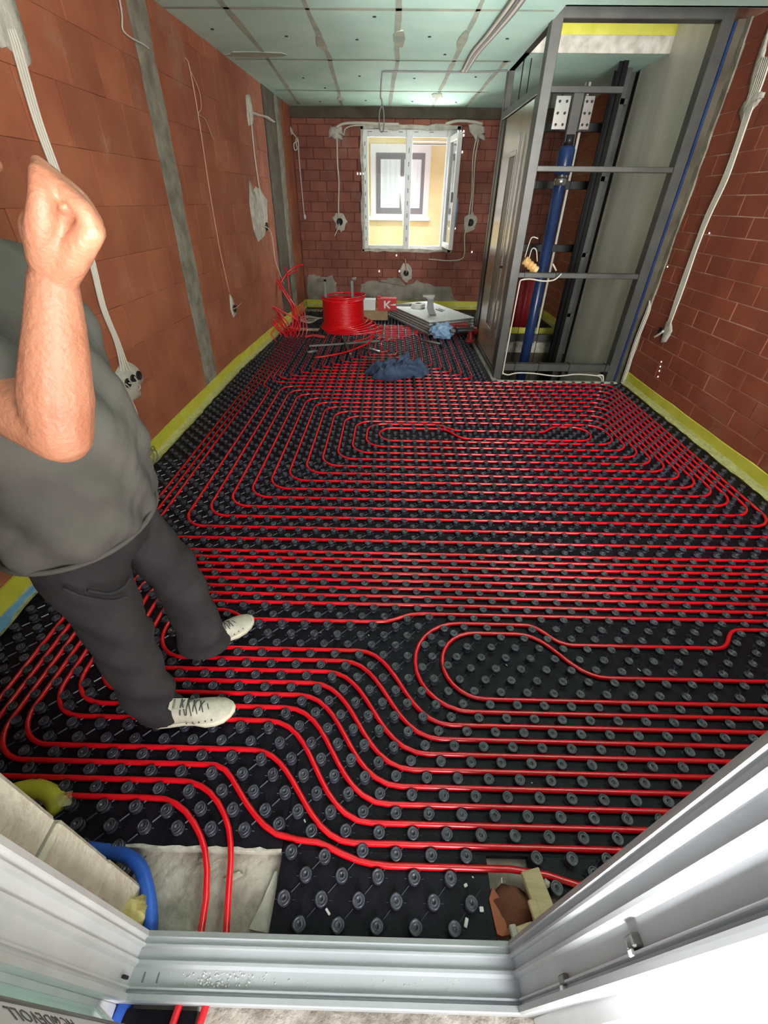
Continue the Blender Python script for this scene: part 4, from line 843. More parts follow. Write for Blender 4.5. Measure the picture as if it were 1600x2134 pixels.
cable(onW([(844, 540), (846, 555), (847, 568)], 1, YB-.03), 'pale cable tail above the small box under the window', .010, 'cable_tan')
# right wall bundle
blob2(polyR([(1610, 40), (1600, 90), (1588, 140), (1577, 165), (1590, 175), (1570, 185), (1562, 215), (1548, 240), (1560, 200), (1575, 130), (1592, 80)]), .014, 'plaster', 'plaster_patch', wr, frR, .008)
blob2(polyR([(1592, 190), (1580, 188), (1552, 212), (1543, 235), (1545, 258), (1562, 235), (1586, 212), (1594, 200)]), .016, 'plaster', 'plaster_patch', wr, frR, .008)
for i in range(5):
    o = i-2; cable(onW([(1598+o*4, 120), (1580+o*4, 175), (1560+o*3, 230), (1537+o*2.4, 300), (1510+o*2.6, 375), (1475+o*2.4, 450), (1448+o*2, 520), (1420+o*2.4, 600), (1392+o*1.4, 680)], 0, XR-.010), 'one of the white cables plastered together down the right brick wall', .0065, 'cable', 'cable bundle on the right wall')
blob2(polyR([(1398, 664), (1402, 690), (1388, 712), (1376, 716), (1384, 690), (1390, 668)]), .012, 'plaster', 'plaster_patch', wr, frR, .006)
q = at(1380, 690, 0, XR); box_hole(frR, q.y, q.z, .03, wr); cable(onW([(1382, 690), (1374, 696), (1364, 702)], 0, XR-.04), 'white cable stub at the box on the right wall', .010)
for (px, py) in ((1378, 754), (1376, 764), (1374, 773), (1371, 785), (1478, 486), (1391, 556)):
    q = at(px, py, 0, XR-.002); b = MB(); b.box(XR-.006, XR-.001, q.y-.004, q.y+.004, q.z-.005, q.z+.005, .001); b.build('glow_chip', MT['gap'], wr)  # small glowing chips put on the right wall as spots of light
# ceiling conduits and lamp cable
for i in range(7):
    o = (i-3); pts = [(1092+o*4.5, -20), (1060+o*4.2, 25), (1020+o*3, 75), (990+o*2.6, 110), (968+o*1.8, 148)]
    cable([at(x, y, 2, CZ-.012-(i % 2)*.012) for x, y in pts], ('one of the white cables' if i % 3 else 'one of the darker grey cables')+' bundled across the ceiling', .011, 'cable' if i % 3 else 'cable_grey', 'ceiling cable bundle')
cable([at(x, y, 2, CZ-.008) for x, y in ((795, 149), (830, 149), (900, 150), (1000, 150), (1058, 147))], 'thin grey cable running along the ceiling to the lift', .007, 'cable_grey')
q = at(796, 149, 2, CZ-.008); hp = lambda dx_, dz: q+Vector((dx_, 0, dz))
cable([q, hp(-.01, -.08), hp(-.015, -.18), hp(-.005, -.20), hp(.0, -.24), hp(-.025, -.30), hp(-.025, -.42), hp(.0, -.45), hp(.02, -.42), hp(.02, -.30), hp(.0, -.24)], 'grey cable end hanging in a loop from the ceiling', .007, 'cable_grey')

# ================================================================ things on the far floor
ZF = .026   # the tops of the studs
# pipe reel on its stand
RXc, RYc = -.60, 5.62
reel = thing('pipe_reel', 'steel pipe decoiler stand holding the red coil', 'reel', (RXc, RYc, ZF))
for a in (.35, 1.75, 3.45, 4.95):
    b = MB(); d = Vector((math.cos(a), math.sin(a), 0)); M = Matrix.Rotation(a, 4, 'Z'); b.box(.0, .46, -.012, .012, .0, .022, .003, M); b.build('leg', 'tool_grey', reel)
b = MB(); b.lathe([(.02, .0), (.02, .16), (.06, .17), (.06, .185), (.012, .19)], n=12); b.build('hub', 'tool_grey', reel)
for a in (.6, 2.17, 3.74, 5.3):
    b = MB(); b.box(0, .27, -.014, .014, .185, .205, .003, Matrix.Rotation(a, 4, 'Z')); b.build('arm', 'tool_grey', reel)
for i, (x, y) in enumerate(((-.20, -.03), (.125, -.10))):
    b = MB(); b.box(x-.016, x+.016, y-.016, y+.016, .20, .74, .003); p_ = b.build('guide_pole', 'tool_grey', reel); b = MB(); b.box(x-(.09 if i == 0 else .0), x+(.016 if i == 0 else .05), y-.016, y+.016, .715+.03*i, .745+.03*i, .003); b.build('hook', 'chrome', p_)
coil = thing('pipe_coil', 'bright red coil of heating pipe wound tight on the stand', 'pipe coil', (RXc, RYc, ZF+.21))
b = MB(); pr = [(.17, 0)]
for i in range(19):
    z = i*.0168; R_ = .248 if i > 2 else .268+(2-i)*.012
    pr += [(R_-.006, z), (R_, z+.004), (R_+.001, z+.0084), (R_, z+.0128)]
pr += [(R_-.006, 19*.0168), (.17, 19*.0168)]; b.lathe(pr, n=48, cap=False); b.lathe([(.17, 19*.0168), (.17, 0)], n=48, cap=False); b.build('wound_pipe', 'pipe2', coil)
for i in range(3): b = MB(); b.tube([Vector((.255*math.cos(a)+.01*i, .255*math.sin(a), .33+.012*i+.012*math.sin(a+i))) for a in [2*PI*k/28 for k in range(28)]], .0085, 7, True); b.build('loose_turn', 'pipe', coil)
for i in range(5):
    b = MB(); ox, oy = (.03+.028*i, -.03*i); b.tube([Vector((ox+(.265+.022*i)*math.cos(a), oy+(.25+.01*i)*math.sin(a), .06-.018*i+.03*math.sin(a+1+i*.4))) for a in [2*PI*k/32 for k in range(32)]], .0085, 7, True); b.build('loose_turn', 'pipe', coil)
g = lambda px, py, z: at(px, py, 2, z)
tag(MB().tube(smooth_path([g(783, 690, .20), g(770, 712, .12), g(745, 725, .08), g(715, 735, .06), g(680, 742, .05), g(656, 745, .04)], 6), .0095, 8).build('heating_pipe', 'pipe2'), 'free end of red pipe leading off the coil to the left', 'pipe')
tag(MB().tube(smooth_path([g(755, 668, .30), g(780, 672, .22), g(783, 690, .12), g(765, 705, .06), g(735, 712, .05)], 6), .0095, 8).build('heating_pipe', 'pipe'), 'loop of red pipe standing off the right side of the coil', 'pipe')
# manifold tangle of red pipes rising at the left wall
def tangle(pts, label, r=.009, grp=None):
    o = MB().tube(smooth_path(pts, 7), r, 7).build('heating_pipe', 'pipe'); return tag(o, label, 'pipe', grp)
def tp(px, py, y): return at(px, py, 1, y)
tangle([(-1.40, 6.08, .02), tp(612, 650, 6.35), tp(585, 600, 6.4), tp(560, 562, 6.45), tp(552, 553, 6.45), tp(557, 575, 6.42), tp(566, 630, 6.4), tp(590, 680, 6.2), (-1.45, 6.0, .02)], 'tall red pipe loop leaning on the dark column, its top the highest', .011)
tangle([(-1.35, 6.1, .02), tp(618, 650, 6.38), tp(596, 610, 6.42), tp(566, 565, 6.5), tp(552, 558, 6.5), tp(562, 600, 6.45), tp(574, 660, 6.3), tp(604, 698, 6.1)], 'second tall red pipe loop just inside the tallest one', .010)
tangle([tp(631, 552, 6.7), tp(618, 555, 6.65), tp(602, 565, 6.6), tp(585, 590, 6.55), tp(578, 615, 6.45), tp(580, 650, 6.35), tp(602, 690, 6.1)], 'red pipe bent right at the top towards the back corner', .012)
tangle([tp(620, 563, 6.7), tp(605, 570, 6.62), tp(590, 580, 6.6), tp(578, 600, 6.55), tp(577, 640, 6.45), tp(590, 670, 6.3), tp(612, 702, 6.05)], 'red pipe running under the one bent towards the back corner', .009)
tangle([tp(592, 556, 6.6), tp(598, 566, 6.55), tp(602, 600, 6.5), tp(608, 640, 6.4), tp(610, 690, 6.1)], 'single upright red pipe with a hooked top before the column', .008)
tangle([tp(550, 583, 6.3), tp(560, 605, 6.3), tp(568, 645, 6.25), tp(580, 680, 6.15), tp(600, 700, 6.05)], 'thin red pipe arching lowest on the left of the tangle', .006)
tangle([(-1.5, 6.0, .02), tp(570, 665, 6.1), tp(557, 640, 6.1), tp(564, 637, 6.1), tp(590, 650, 6.15), tp(620, 668, 6.2), (-1.30, 6.2, .03)], 'low red pipe loop flopping over the yellow strip', .009)
tangle([(-1.46, 6.05, .02), tp(556, 660, 6.0), tp(560, 637, 6.05), tp(585, 655, 6.2), tp(612, 690, 6.1), (-1.28, 5.95, .02)], 'lower red pipe loop bending out over the mat', .009)
tangle([tp(575, 711, 5.7), tp(565, 695, 5.8), tp(580, 684, 6.0), tp(605, 683, 6.1), tp(625, 690, 6.1)], 'thin reddish pipe lying in an arc on the bare screed by the wall', .006)
for i in range(6):
    x0 = -1.435+.05*i; tangle([(X(-14.75+.5*i), Y(UP-3), .0125), (X(-14.75+.5*i)+.01, Y(UP)+.02, .05), (-1.38+.03*i, 6.30+.02*i, .12+.02*i), (-1.42+.03*i, 6.45, .30+.03*(i % 3))], 'one of six red pipe ends lifting off the mat towards the left wall', .0085, 'pipe ends at the manifold')
wc = thing('wire_bundle', 'white wire coil lying on the mat beyond the red coil', 'wire', tuple(g(645, 668, .03)))
for i in range(4): b = MB(); b.tube([Vector((.02*i-.03+(.12+.015*i)*math.cos(a), (.16-.02*i)*math.sin(a), .006+.01*i+.012*math.sin(2*a+i))) for a in [2*PI*k/22 for k in range(22)]], .006, 6, True); b.build('wire_turn', 'cable', wc)
q = g(640, 688, .03); b = MB(); b.box(-.17, .17, -.05, .05, 0, .018, .004, Matrix.Rotation(-.1, 4, 'Z')); o = b.build('wood_plank', 'card'); o.location = q; tag(o, 'short brown board lying flat between tangle and coil', 'board')
q = g(655, 702, .03); b = MB(); b.tube(smooth_path([(-.12, -.02, 0), (-.04, .02, .015), (.04, -.02, .02), (.14, .0, .0)], 4), .03, 8, flat=.4); o = b.build('red_glove', 'redbox'); o.location = q; tag(o, 'small crumpled red rag on the mat beside the coil foot', 'cloth')
def rod(a, c, r, m, label): return tag(MB().tube([a, c], r, 8).build('metal_rod', m), label, 'rod')
rod(g(878, 709, .035), g(921, 717, .035), .012, 'tool_grey', 'steel rod lying on the mat in front of the white boards')
rod(g(918, 712, .035), g(922, 723, .035), .018, 'tool_blk', 'black grip at the end of the steel rod')
rod(g(745, 722, .04), g(792, 732, .04), .013, 'chrome', 'bright steel leg lying out to the right of the reel')
rod(g(640, 734, .03), g(660, 731, .03), .016, 'tool_grey', 'short grey steel piece left of the reel feet')
rod(g(862, 782, .035), g(864, 806, .035), .013, 'tool_blk', 'short black rod sticking out below the navy cloth')

# boxes
bx0 = g(752, 676, .03); by = 7.05
bxA = thing('cardboard_box', 'long brown cardboard box lying behind the red coil', 'box', (-.42, 7.10, ZF))
MB().box(-.30, .35, -.11, .11, 0, .13, .004).build('box_body', 'card', bxA); MB().box(-.302, .352, -.112, -.02, .128, .133, .001).build('flap', 'card', bxA)
bxR = thing('red_box', 'red and white printed carton with an arrow letter, standing on the brown box', 'box', (-.14+.07, 7.10, ZF+.133))
rb_ = MB().box(-.165, .13, -.075, .075, 0, .165, .003).build('box_body', 'redbox', bxR)
def flat(poly, name, m, par, y): b = MB(); b.prism(poly, y, y+.002, lambda u, v, d: (u, d, v)); return b.build(name, m, par)
flat([(-.06, .03), (-.035, .03), (-.035, .135), (-.06, .135)], 'letter', 'white_paint', rb_, -.0775); flat([(-.035, .075), (.01, .03), (.045, .03), (-.01, .083), (.045, .135), (.01, .135), (-.035, .092)], 'letter', 'white_paint', rb_, -.0775)
flat([(.02, .078), (.12, .100), (.12, .070)], 'arrow', 'white_paint', rb_, -.0775); MB().box(-.165, -.11, -.02, .06, .165, .185, .004).build('lid_tab', 'redbox', bxR)
bxW = thing('white_box', 'white carton standing on the brown box left of the red one', 'box', (-.41, 7.10, ZF+.133)); MB().box(-.14, .15, -.07, .07, 0, .145, .003).build('box_body', 'eps', bxW); MB().box(-.142, .152, -.072, .072, -.004, .008, .001).build('tray', 'white_paint', bxW); MB().box(-.142, .152, -.072, .072, .138, .148, .001).build('lid', 'white_paint', bxW)

# stack of white boards with things on top
Fp, Lp = Vector((.50, 6.12, 0)), Vector((-.06, 7.28, 0)); e1 = (Lp-Fp); l1 = e1.length; e1.normalize(); e2 = Vector((-e1.y, e1.x, 0)); e2 = e2 if e2.x > 0 else -e2
rzb = math.atan2(e2.y, e2.x)
grpb = 'stacked white boards'
nb = ['lowest board of the white stack by the lift', 'second white board from the bottom of the stack', 'third white board of the stack by the lift', 'fourth white board of the stack, under the top one', 'top white board of the stack, carrying the tape roll']
for i in range(5):
    t = thing('insulation_board', nb[i], 'board', tuple(Fp+e2*random.uniform(-.01, .01)+e1*random.uniform(-.012, .012)+Vector((0, 0, ZF+.0355*i))), grpb, rzb)
    MB().box(0, .72, 0, l1, .0, .026, .003).build('core', 'eps_edge', t); MB().box(-.004, .724, -.004, l1+.004, .026, .034, .003).build('facing', 'eps', t)
TZ = ZF+.0355*5
q = g(871, 641, TZ); t = thing('tape_roll', 'white tape roll lying on the stack of boards', 'tape', tuple(q)); b = MB(); b.lathe([(.05, 0), (.105, 0), (.107, .004), (.107, .056), (.105, .06), (.05, .06), (.05, 0)], n=28, cap=False); b.build('tape', 'white_paint', t); b = MB(); b.lathe([(.048, .002), (.048, .058)], n=20, cap=False); b.build('core', 'card', t)
q = g(903, 657, TZ); t = thing('strip_dispenser', 'grey steel pipe tool standing upright on the boards', 'tool', tuple(q))
b = MB(); rr = []
for (z, x0, w_, d_) in ((0, .0, .06, .05), (.02, -.02, .085, .06), (.09, -.05, .075, .06), (.16, -.055, .065, .055), (.21, -.06, .065, .055), (.24, -.075, .10, .05)): rr.append([Vector((x0+sx*w_/1.6, sy_*d_/2, z)) for sx, sy_ in ((-1, -1), (1, -1), (1, 1), (-1, 1))])
b.loft(rr); o = b.build('tool_body', 'tool_grey', t); o.data.polygons.foreach_set('use_smooth', [False]*len(o.data.polygons)); b = MB(); b.box(-.17, .0, -.02, .02, .235, .262, .004); b.build('jaw', 'chrome', t)
rod(g(908, 644, TZ+.008), g(922, 649, TZ+.008), .006, 'tool_grey', 'thin metal pin lying on the top white board')
rod(g(914, 643, TZ+.008), g(926, 647, TZ+.008), .005, 'tool_grey', 'second thin metal pin lying behind the first')
b = MB(); b.box(-.14, .14, -.03, .03, 0, .03, .008); o = b.build('dark_tray', 'tool_grey'); o.location = g(840, 637, TZ)+Vector((0, 0, 0)); tag(o, 'flat dark grey tool on the far left corner of the boards', 'tool')
# blue bag and red power tool at the near corner
def crumple(name, c, s, m, label, cat, seed, sub=4, amp=.22, flatz=0, rz=0, freq=5):
    from mathutils import noise
    me = bpy.data.meshes.new(name); bm = bmesh.new(); bmesh.ops.create_icosphere(bm, subdivisions=sub, radius=1); off = Vector((seed*3.1, seed*1.7, seed))
    for v in bm.verts:
        n_ = v.co.normalized(); k = 1+amp*noise.fractal(n_*freq*.5+off, 1.0, 2.0, 4)*1.6+amp*.6*noise.ridged_multi_fractal(n_*freq*.35+off, 1, 2, 3, 1, 2)-amp*.5
        v.co = Vector((n_.x*s[0]*k, n_.y*s[1]*k, max(-flatz if flatz else -9, n_.z*s[2]*k)))
    bm.to_mesh(me); bm.free(); me.polygons.foreach_set('use_smooth', [True]*len(me.polygons)); me.materials.append(MT[m]); o = bpy.data.objects.new(name, me); C.objects.link(o); o.location = c; o.rotation_euler = (0, 0, rz); return tag(o, label, cat)
q = g(919, 704, .03); crumple('plastic_bag', (q.x, q.y, .115), (.15, .10, .10), 'bluebag', 'crumpled light blue plastic bag against the near corner of the boards', 'plastic bag', 2, flatz=.085)
tb = thing('power_tool', 'red and black power tool lying between the blue bag and the lift', 'power tool', (1.0, 5.86, ZF)); 
b = MB(); b.tube(smooth_path([(-.16, .03, .12), (-.05, .02, .13), (.08, 0, .13), (.16, -.01, .11)], 4), .045, 10); b.build('body', 'tool_blk', tb); b = MB(); b.tube(smooth_path([(.02, -.02, .13), (.03, -.04, .07), (.02, -.05, .02)], 4), .03, 8); b.build('grip', 'tool_red', tb)
b = MB(); b.box(-.03, .08, -.09, -.01, .0, .045, .01); b.build('battery', 'tool_red', tb); b = MB(); b.tube([(-.16, .03, .12), (-.23, .04, .11)], .022, 8); b.build('nose', 'tool_grey', tb); b = MB(); b.tube([(.06, -.02, .135), (.14, -.03, .135)], .047, 10); b.build('motor_cap', 'tool_red', tb)
tb2 = thing('tool_case', 'dark red tool case behind the red and black power tool', 'tool case', (.90, 6.25, ZF)); MB().box(-.25, .17, -.09, .11, 0, .13, .02).build('case_body', 'tool_red', tb2); MB().box(-.255, .175, -.095, .115, .06, .075, .004).build('case_seam', 'tool_blk', tb2); MB().box(-.05, .05, -.12, -.09, .07, .095, .006).build('case_handle', 'tool_blk', tb2)
# navy cloth
q = g(828, 788, .03)
from mathutils import noise as nz
b = MB(); vs = []; nx, ny = 34, 20
for j in range(ny+1):
    for i in range(nx+1):
        u, v = i/nx*2-1, j/ny*2-1; px_ = Vector((u*2.2, v*1.6, 3.3)); edge = 1+.22*nz.noise(Vector((u*1.5, v*1.5, 9)))
        sx = (u*.29+.05*v*u)*edge; sy2 = (v*(.13+.05*math.sin(u*2.4+1.2))+.06*math.sin(u*2.6))*edge
        r = max(abs(u), abs(v)); h = (1-r**6)*2.5*(.035+.045*abs(nz.noise(px_*1.1))+.05*max(0, nz.noise(px_*.6+Vector((5, 2, 1))))+.02*nz.noise(px_*3))
        vs.append(Vector((sx, sy2, max(.0, h)+.001)))
b.add(vs, [(j*(nx+1)+i, j*(nx+1)+i+1, (j+1)*(nx+1)+i+1, (j+1)*(nx+1)+i) for j in range(ny) for i in range(nx)], True)
o = b.build('cloth', 'navy'); o.location = (q.x+.0, q.y+.11, ZF); md = o.modifiers.new('s', 'SOLIDIFY'); md.thickness = .004; md.offset = 1; tag(o, 'crumpled navy cloth lying on the red pipes in the middle of the room', 'cloth')

# ================================================================ the man
man = thing('person', 'person in grey t-shirt, black trousers and cream trainers, one hand raised', 'person', (-.80, .95, 0))
MO = Vector((-.80, .95, 0))
def ring(c, a, b_, n=20, ax=(1, 0, 0), ay=(0, 1, 0), e=1.0):
    ax, ay, c = Vector(ax), Vector(ay), Vector(c); out = []
    for k in range(n):
        t = 2*PI*k/n; cs, sn = math.cos(t), math.sin(t); out.append(c+ax*(a*abs(cs)**e*(1 if cs > 0 else -1))+ay*(b_*abs(sn)**e*(1 if sn > 0 else -1)))
    return out
def limb(b, pts, radii, n=14, k=5, flat=1.0):
    p = smooth_path(pts, k); m = len(p); rs = []
    for i in range(m): t = i/(m-1)*(len(radii)-1); j = min(int(t), len(radii)-2); rs.append(radii[j]+(radii[j+1]-radii[j])*(t-j))
    b.tube(p, rs, n, flat=flat); b.lathe([(rs[0]*math.sin(a), -rs[0]*math.cos(a)) for a in (.1, .5, 1, PI/2, 2.1, 2.6, 3.04)], p[0], n); b.lathe([(rs[-1]*math.sin(a), -rs[-1]*math.cos(a)) for a in (.1, .5, 1, PI/2, 2.1, 2.6, 3.04)], p[-1], n)
def ball(b, c, s, R=None, n=18):
    M = Matrix.Diagonal((s[0], s[1], s[2], 1)); M = (R.to_4x4() @ M) if R is not None else M
    b.lathe([(math.sin(a), -math.cos(a)) for a in [.02+(PI-.04)*i/12 for i in range(13)]], c, n, True, M)
sub = lambda b: setattr(b, 'v', [tuple(Vector(v)-MO) for v in b.v])
HR = Matrix.Rotation(math.radians(22), 3, 'Y')           # head bowed a little
HC = Vector((-.795, .945, 1.635))
h_ = lambda x, y, z: HC+HR @ Vector((x, y, z))
b = MB()
ball(b, h_(-.012, 0, .045), (.100, .077, .092), HR); ball(b, h_(.012, 0, -.03), (.078, .064, .088), HR); ball(b, h_(.045, 0, -.082), (.042, .045, .034), HR)
ball(b, h_(.075, .0, .035), (.022, .055, .014), HR); ball(b, h_(.088, 0, -.012), (.020, .016, .034), HR); ball(b, h_(.108, 0, -.032), (.015, .015, .013), HR)
for s in (-1, 1): ball(b, h_(.100, s*.014, -.035), (.010, .008, .008), HR); ball(b, h_(.066, s*.036, -.015), (.026, .022, .022), HR); ball(b, h_(-.008, s*.078, -.01), (.019, .009, .032), HR)
ball(b, h_(.086, 0, -.062), (.014, .026, .007), HR); ball(b, h_(.084, 0, -.074), (.014, .022, .008), HR)
limb(b, [(-.90, .95, 1.38), (-.87, .95, 1.46), (-.815, .95, 1.57)], [.075, .060, .056])
# torso core (under the clothes)
b.loft([ring((cx, .95, z), a, bb) for (z, cx, a, bb) in ((.72, -.875, .13, .16), (.85, -.865, .155, .175), (.98, -.855, .155, .17), (1.12, -.855, .145, .175), (1.27, -.86, .125, .185), (1.38, -.875, .10, .17), (1.43, -.88, .06, .10))])
SH = Vector((-.875, .765, 1.365)); EL = at(138, 905, 1, .615); EL.x -= .01; WR = at(112, 590, 1, .655)
limb(b, [SH, SH.lerp(EL, .5)+Vector((0, -.01, -.012)), EL], [.056, .050, .047])
limb(b, [EL, EL.lerp(WR, .3)+Vector((-.003, 0, 0)), EL.lerp(WR, .7), WR], [.047, .051, .040, .031], k=6)
# right hand, fingers drawn together upwards
def hp_(px, py, y): return at(px, py, 1, y)
yh = .655
palm0 = WR; kn = [hp_(192, 478, yh-.018), hp_(188, 462, yh+.006), hp_(175, 455, yh+.030), hp_(158, 455, yh+.052)]
for q_ in kn: limb(b, [palm0.lerp(q_, .05), palm0.lerp(q_, .55), q_], [.025, .021, .0165], n=10, k=4)
ball(b, (palm0+kn[0]+kn[2])/3+Vector((-.012, 0, .006)), (.034, .030, .040)); ball(b, hp_(85, 500, yh-.012), (.021, .022, .034))
tips = [(kn[0], (176, 440), (128, 392), (80, 350), -.020), (kn[1], (166, 418), (118, 374), (78, 338), -.002), (kn[2], (150, 412), (110, 372), (80, 342), .016), (kn[3], (136, 415), (102, 380), (82, 352), .032)]
for (k0, a_, c_, d_, dy) in tips: limb(b, [k0, hp_(*a_, yh+dy), hp_(*c_, yh+dy*.7), hp_(*d_, yh+dy*.5)], [.0150, .0125, .0108, .0088], n=10, k=5)
limb(b, [hp_(98, 545, yh-.01), hp_(88, 480, yh-.024), hp_(88, 415, yh-.028), hp_(78, 358, yh-.016)], [.024, .0205, .0150, .0100], n=10, k=5)
ball(b, hp_(120, 440, yh+.006), (.022, .018, .034)); ball(b, hp_(145, 478, yh), (.030, .024, .026))
# left arm hanging on the far side
S2, E2, W2 = Vector((-.89, 1.135, 1.365)), Vector((-.935, 1.185, 1.09)), Vector((-.90, 1.20, .86))
limb(b, [S2, S2.lerp(E2, .5), E2], [.056, .048, .044]); limb(b, [E2, E2.lerp(W2, .4), W2], [.044, .044, .029])
limb(b, [W2, W2+Vector((.01, 0, -.05)), W2+Vector((.015, 0, -.095))], [.027, .036, .032], flat=.62)
for i, (dx_, ll) in enumerate(((-.022, .060), (-.006, .072), (.012, .076), (.028, .068))): p0 = W2+Vector((.015+dx_, .0, -.09)); limb(b, [p0, p0+Vector((.008, -.004, -ll*.5)), p0+Vector((.004, -.016, -ll))], [.0115, .0102, .0086], n=8, k=4)
limb(b, [W2+Vector((.03, -.004, -.03)), W2+Vector((.054, -.012, -.07)), W2+Vector((.056, -.018, -.10))], [.014, .012, .009], n=8, k=4)
# legs inside the trousers
limb(b, [(-.87, .865, .80), (-.83, .83, .50), (-.80, .775, .11)], [.075, .055, .038]); limb(b, [(-.87, 1.035, .80), (-.80, 1.09, .50), (-.745, 1.05, .11)], [.075, .055, .038])
sub(b); body = b.build('body', 'skin', man); remesh(body, .0042, 5)
for s in (-1, 1):
    b = MB(); ball(b, h_(.078, s*.032, .012), (.0098, .0115, .0085), HR, 12); sub(b); e_ = b.build('eye', 'white_paint', man); b = MB(); ball(b, h_(.0865, s*.0325, .011), (.0035, .0058, .0058), HR, 10); sub(b); b.build('iris', 'tool_blk', e_)
b = MB(); ball(b, h_(-.030, 0, .062), (.098, .082, .088), HR, 20); ball(b, h_(-.05, 0, .0), (.065, .078, .07), HR); sub(b); hair = b.build('hair', 'hair', man); remesh(hair, .006, 3)
# t-shirt: torso and two sleeves grown into one surface
b = MB()
T_ = [(.765, -.880, .178, .220), (.80, -.875, .182, .222), (.86, -.868, .188, .222), (.95, -.855, .190, .216), (1.05, -.852, .184, .214), (1.16, -.853, .170, .216), (1.26, -.858, .152, .222), (1.34, -.868, .130, .222), (1.39, -.878, .112, .200), (1.43, -.885, .090, .150), (1.462, -.885, .074, .095)]
b.loft([ring((cx, .95, z), a, bb, 40, e=.9) for (z, cx, a, bb) in T_])
limb(b, [SH+Vector((-.01, .03, 0)), SH.lerp(EL, .30)+Vector((0, 0, .0)), SH.lerp(EL, .58)], [.078, .078, .080], n=18)
limb(b, [S2+Vector((.01, -.03, 0)), S2.lerp(E2, .35), S2.lerp(E2, .68)], [.078, .076, .078], n=18)
sub(b); shirt = b.build('t_shirt', 'tshirt', man); remesh(shirt, .010, 6)
for v in shirt.data.vertices:
    p = v.co+MO; th = math.atan2(p.y-.95, p.x+.86); r = Vector((p.x+.86, p.y-.95, 0)).normalized()
    wv = .005*math.sin(9*th+14*p.z)+.016*nz.noise(Vector((th*1.5, p.z*9+th*1.2, 2)))+.010*(abs(nz.noise(Vector((th*1.1+p.z*2, p.z*13-th*2.2, 7))))-.2)+.006*math.sin(46*(p.z-.10*math.cos(th+1.1)))*max(0, 1-abs(p.z-.88)/.16)
    if p.z < 1.32: v.co += r*wv
b = MB()
for zz in (.772,):
    hm = [Vector((-.880+(.186)*math.cos(t), .95+.228*math.sin(t), zz+.004*math.sin(3*t))) for t in [2*PI*k/60 for k in range(60)]]; b.tube(hm, .0075, 6, True)
sub(b); b.build('hem', 'tshirt', man)
# trousers
b = MB()
b.loft([ring((cx, .95, z), a, bb, 32, e=.92) for (z, cx, a, bb) in ((.90, -.865, .150, .185), (.80, -.872, .158, .196), (.72, -.875, .150, .200), (.655, -.872, .120, .185))])
def leg(pts, rad): 
    p = smooth_path(pts, 5); m = len(p); rr = []
    for i in range(m):
        t = i/(m-1)*(len(rad)-1); j = min(int(t), len(rad)-2); a = rad[j][0]+(rad[j+1][0]-rad[j][0])*(t-j); c_ = rad[j][1]+(rad[j+1][1]-rad[j][1])*(t-j); rr.append(ring(p[i], a, c_, 24))
    b.loft(rr)
leg([(-.872, .862, .80), (-.868, .850, .66), (-.845, .832, .53), (-.828, .812, .40), (-.822, .792, .26), (-.812, .780, .13), (-.795, .772, .050)], [(.128, .108), (.122, .100), (.103, .088), (.093, .080), (.088, .074), (.084, .070), (.088, .072)])
leg([(-.872, 1.038, .80), (-.856, 1.058, .66), (-.815, 1.082, .53), (-.785, 1.098, .40), (-.770, 1.092, .26), (-.752, 1.070, .13), (-.738, 1.050, .048)], [(.128, .106), (.120, .098), (.103, .088), (.093, .080), (.088, .076), (.090, .078), (.100, .086)])
sub(b); tr = b.build('trousers', 'trousers', man); remesh(tr, .0085, 4)
for v in tr.data.vertices:
    p = v.co+MO
    near_leg = p.y < .95; c0 = Vector((-.84, .81 if near_leg else 1.08, 0)); r = Vector((p.x-c0.x, p.y-c0.y, 0)); r = r.normalized() if r.length > .001 else r
    fold = (max(0, 1-abs(p.z-.12)/.14)*1.2+max(0, 1-abs(p.z-.42)/.12)*.8+.35); v.co += r*fold*(.006*math.sin(46*p.z+3*math.atan2(r.y, r.x)*(1 if near_leg else -1))+.010*nz.noise(Vector((p.x*9, p.y*9, p.z*12))))
# patch pocket flap and seam on the near thigh
b = MB(); b.tube(smooth_path([(-.775, .742, .70), (-.742, .765, .665), (-.725, .80, .655), (-.722, .83, .66)], 5), .006, 6, flat=.6); b.tube(smooth_path([(-.83, .735, .715), (-.79, .735, .685), (-.745, .762, .640), (-.722, .79, .625)], 5), .005, 6, flat=.6); sub(b); b.build('pocket_welt', 'trousers', man)
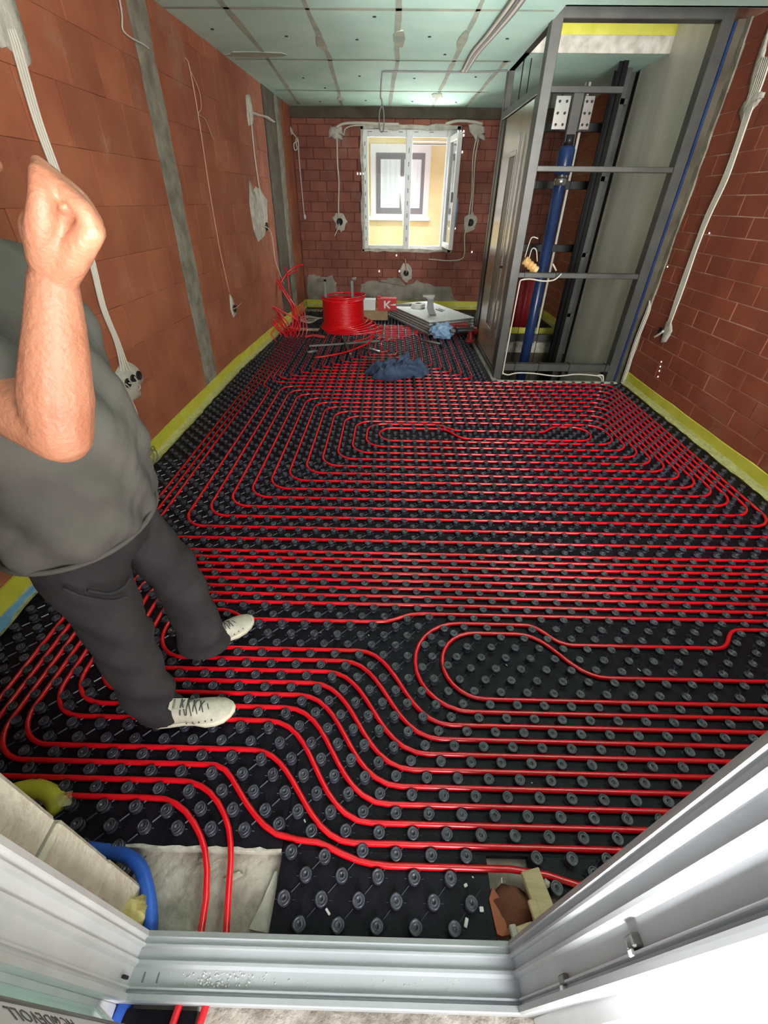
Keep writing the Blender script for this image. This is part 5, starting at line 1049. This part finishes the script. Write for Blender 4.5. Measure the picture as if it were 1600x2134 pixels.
# shoes
def shoe(heel, toe, name_l):
    heel, toe = Vector(heel), Vector(toe); d = toe-heel; L_ = d.length; rz = math.atan2(d.y, d.x); s = thing('shoe', None, None, (0, 0, 0)); s.parent = man; s.location = heel-MO; s.rotation_euler = (0, 0, rz)
    k = L_/.29
    plan = [(0, .030), (.02, .036), (.06, .037), (.11, .036), (.15, .041), (.19, .049), (.225, .049), (.255, .041), (.278, .026), (.290, .008)]
    out = [(x*k, w_*1.0, 0) for x, w_ in plan]; poly = [(x, -w_-(.004 if .15 < x < .26 else 0)) for x, w_, _ in out]+[(x, w_) for x, w_, _ in out[::-1]]
    b = MB(); vs = []; n = len(poly)
    for (z, sc_) in ((0, .94), (.004, 1.0), (.016, 1.02), (.021, .99)): vs.append([Vector((.15*k+(u-.15*k)*sc_, v*sc_, z)) for u, v in poly])
    b.loft(vs); b.build('sole', 'sole', s)
    hts = [(0, .072), (.03, .076), (.07, .078), (.11, .080), (.145, .074), (.18, .058), (.22, .046), (.255, .036), (.278, .024), (.292, .010)]; rr = []
    for (x, w_), (hx_, hz) in zip(plan, hts):
        m = []
        for i in range(15):
            t = PI*i/14; m.append(Vector((hx_*k, -math.cos(t)*w_*(1-.15*math.sin(t)), .016+(hz-.016)*math.sin(t)**.75)))
        rr.append(m+[Vector((hx_*k, w_*.6, .014)), Vector((hx_*k, -w_*.6, .014))])
    b = MB(); b.loft(rr); b.build('upper', 'shoe', s)
    b = MB(); b.lathe([(.001, .082), (.024, .082), (.028, .074), (.030, .06)], (.050*k, 0, 0), 14); b.build('sock', 'sock', s)
    b = MB(); tg = [Vector((.085*k, -.022, .084)), Vector((.085*k, .022, .084)), Vector((.135*k, .018, .080)), Vector((.135*k, -.018, .080)), Vector((.078*k, -.020, .093)), Vector((.078*k, .020, .093))]; b.add([*tg, *[q_+Vector((0, 0, .004)) for q_ in tg]], [(6, 7, 8, 9), (10, 11, 7, 6), (0, 1, 7, 6), (4, 5, 11, 10), (0, 4, 10, 6), (1, 5, 11, 7), (3, 0, 6, 9), (1, 2, 8, 7)]); tgo = b.build('tongue', 'shoe', s)
    cu = bpy.data.curves.new('x', 'FONT'); cu.body = 'ecco'; cu.size = .016; cu.extrude = .0003; cu.align_x = 'CENTER'; o = bpy.data.objects.new('t', cu); C.objects.link(o); dg = bpy.context.evaluated_depsgraph_get(); me = bpy.data.meshes.new_from_object(o.evaluated_get(dg)); bpy.data.objects.remove(o)
    me.materials.clear(); me.materials.append(MT['print']); t = bpy.data.objects.new('lettering', me); C.objects.link(t); t.parent = s; t.location = (.088*k, 0, .0905); t.rotation_euler = (0, math.radians(8), -PI/2)
    for i in range(5):
        x = (.112+i*.020)*k; z = .086-.0055*i-.0011*i*i; b = MB(); b.tube(smooth_path([(x, -.030+.001*i, z-.022), (x+.004, -.012, z+.001), (x+.012, .012, z-.001), (x+.016, .031, z-.026)], 5), .0021, 6); b.build('lace', 'lace', s)
        b = MB(); b.tube(smooth_path([(x, .030-.001*i, z-.022), (x+.004, .012, z+.003), (x+.012, -.012, z+.001), (x+.016, -.031, z-.026)], 5), .0021, 6); b.build('lace', 'lace', s)
    for i in range(5):
        b = MB(); b.box(-.002, .002, -.002, .002, -.001, .001, 0); o = b.build('vent_hole', 'lace', s); o.location = ((.13+.022*i)*k, -.0475+.001*abs(i-2), .034)
    return s
shoe((-.812, .748, ZF), (-.540, .792, ZF), 'near'); shoe((-.778, 1.018, ZF), (-.588, 1.205, ZF), 'far')
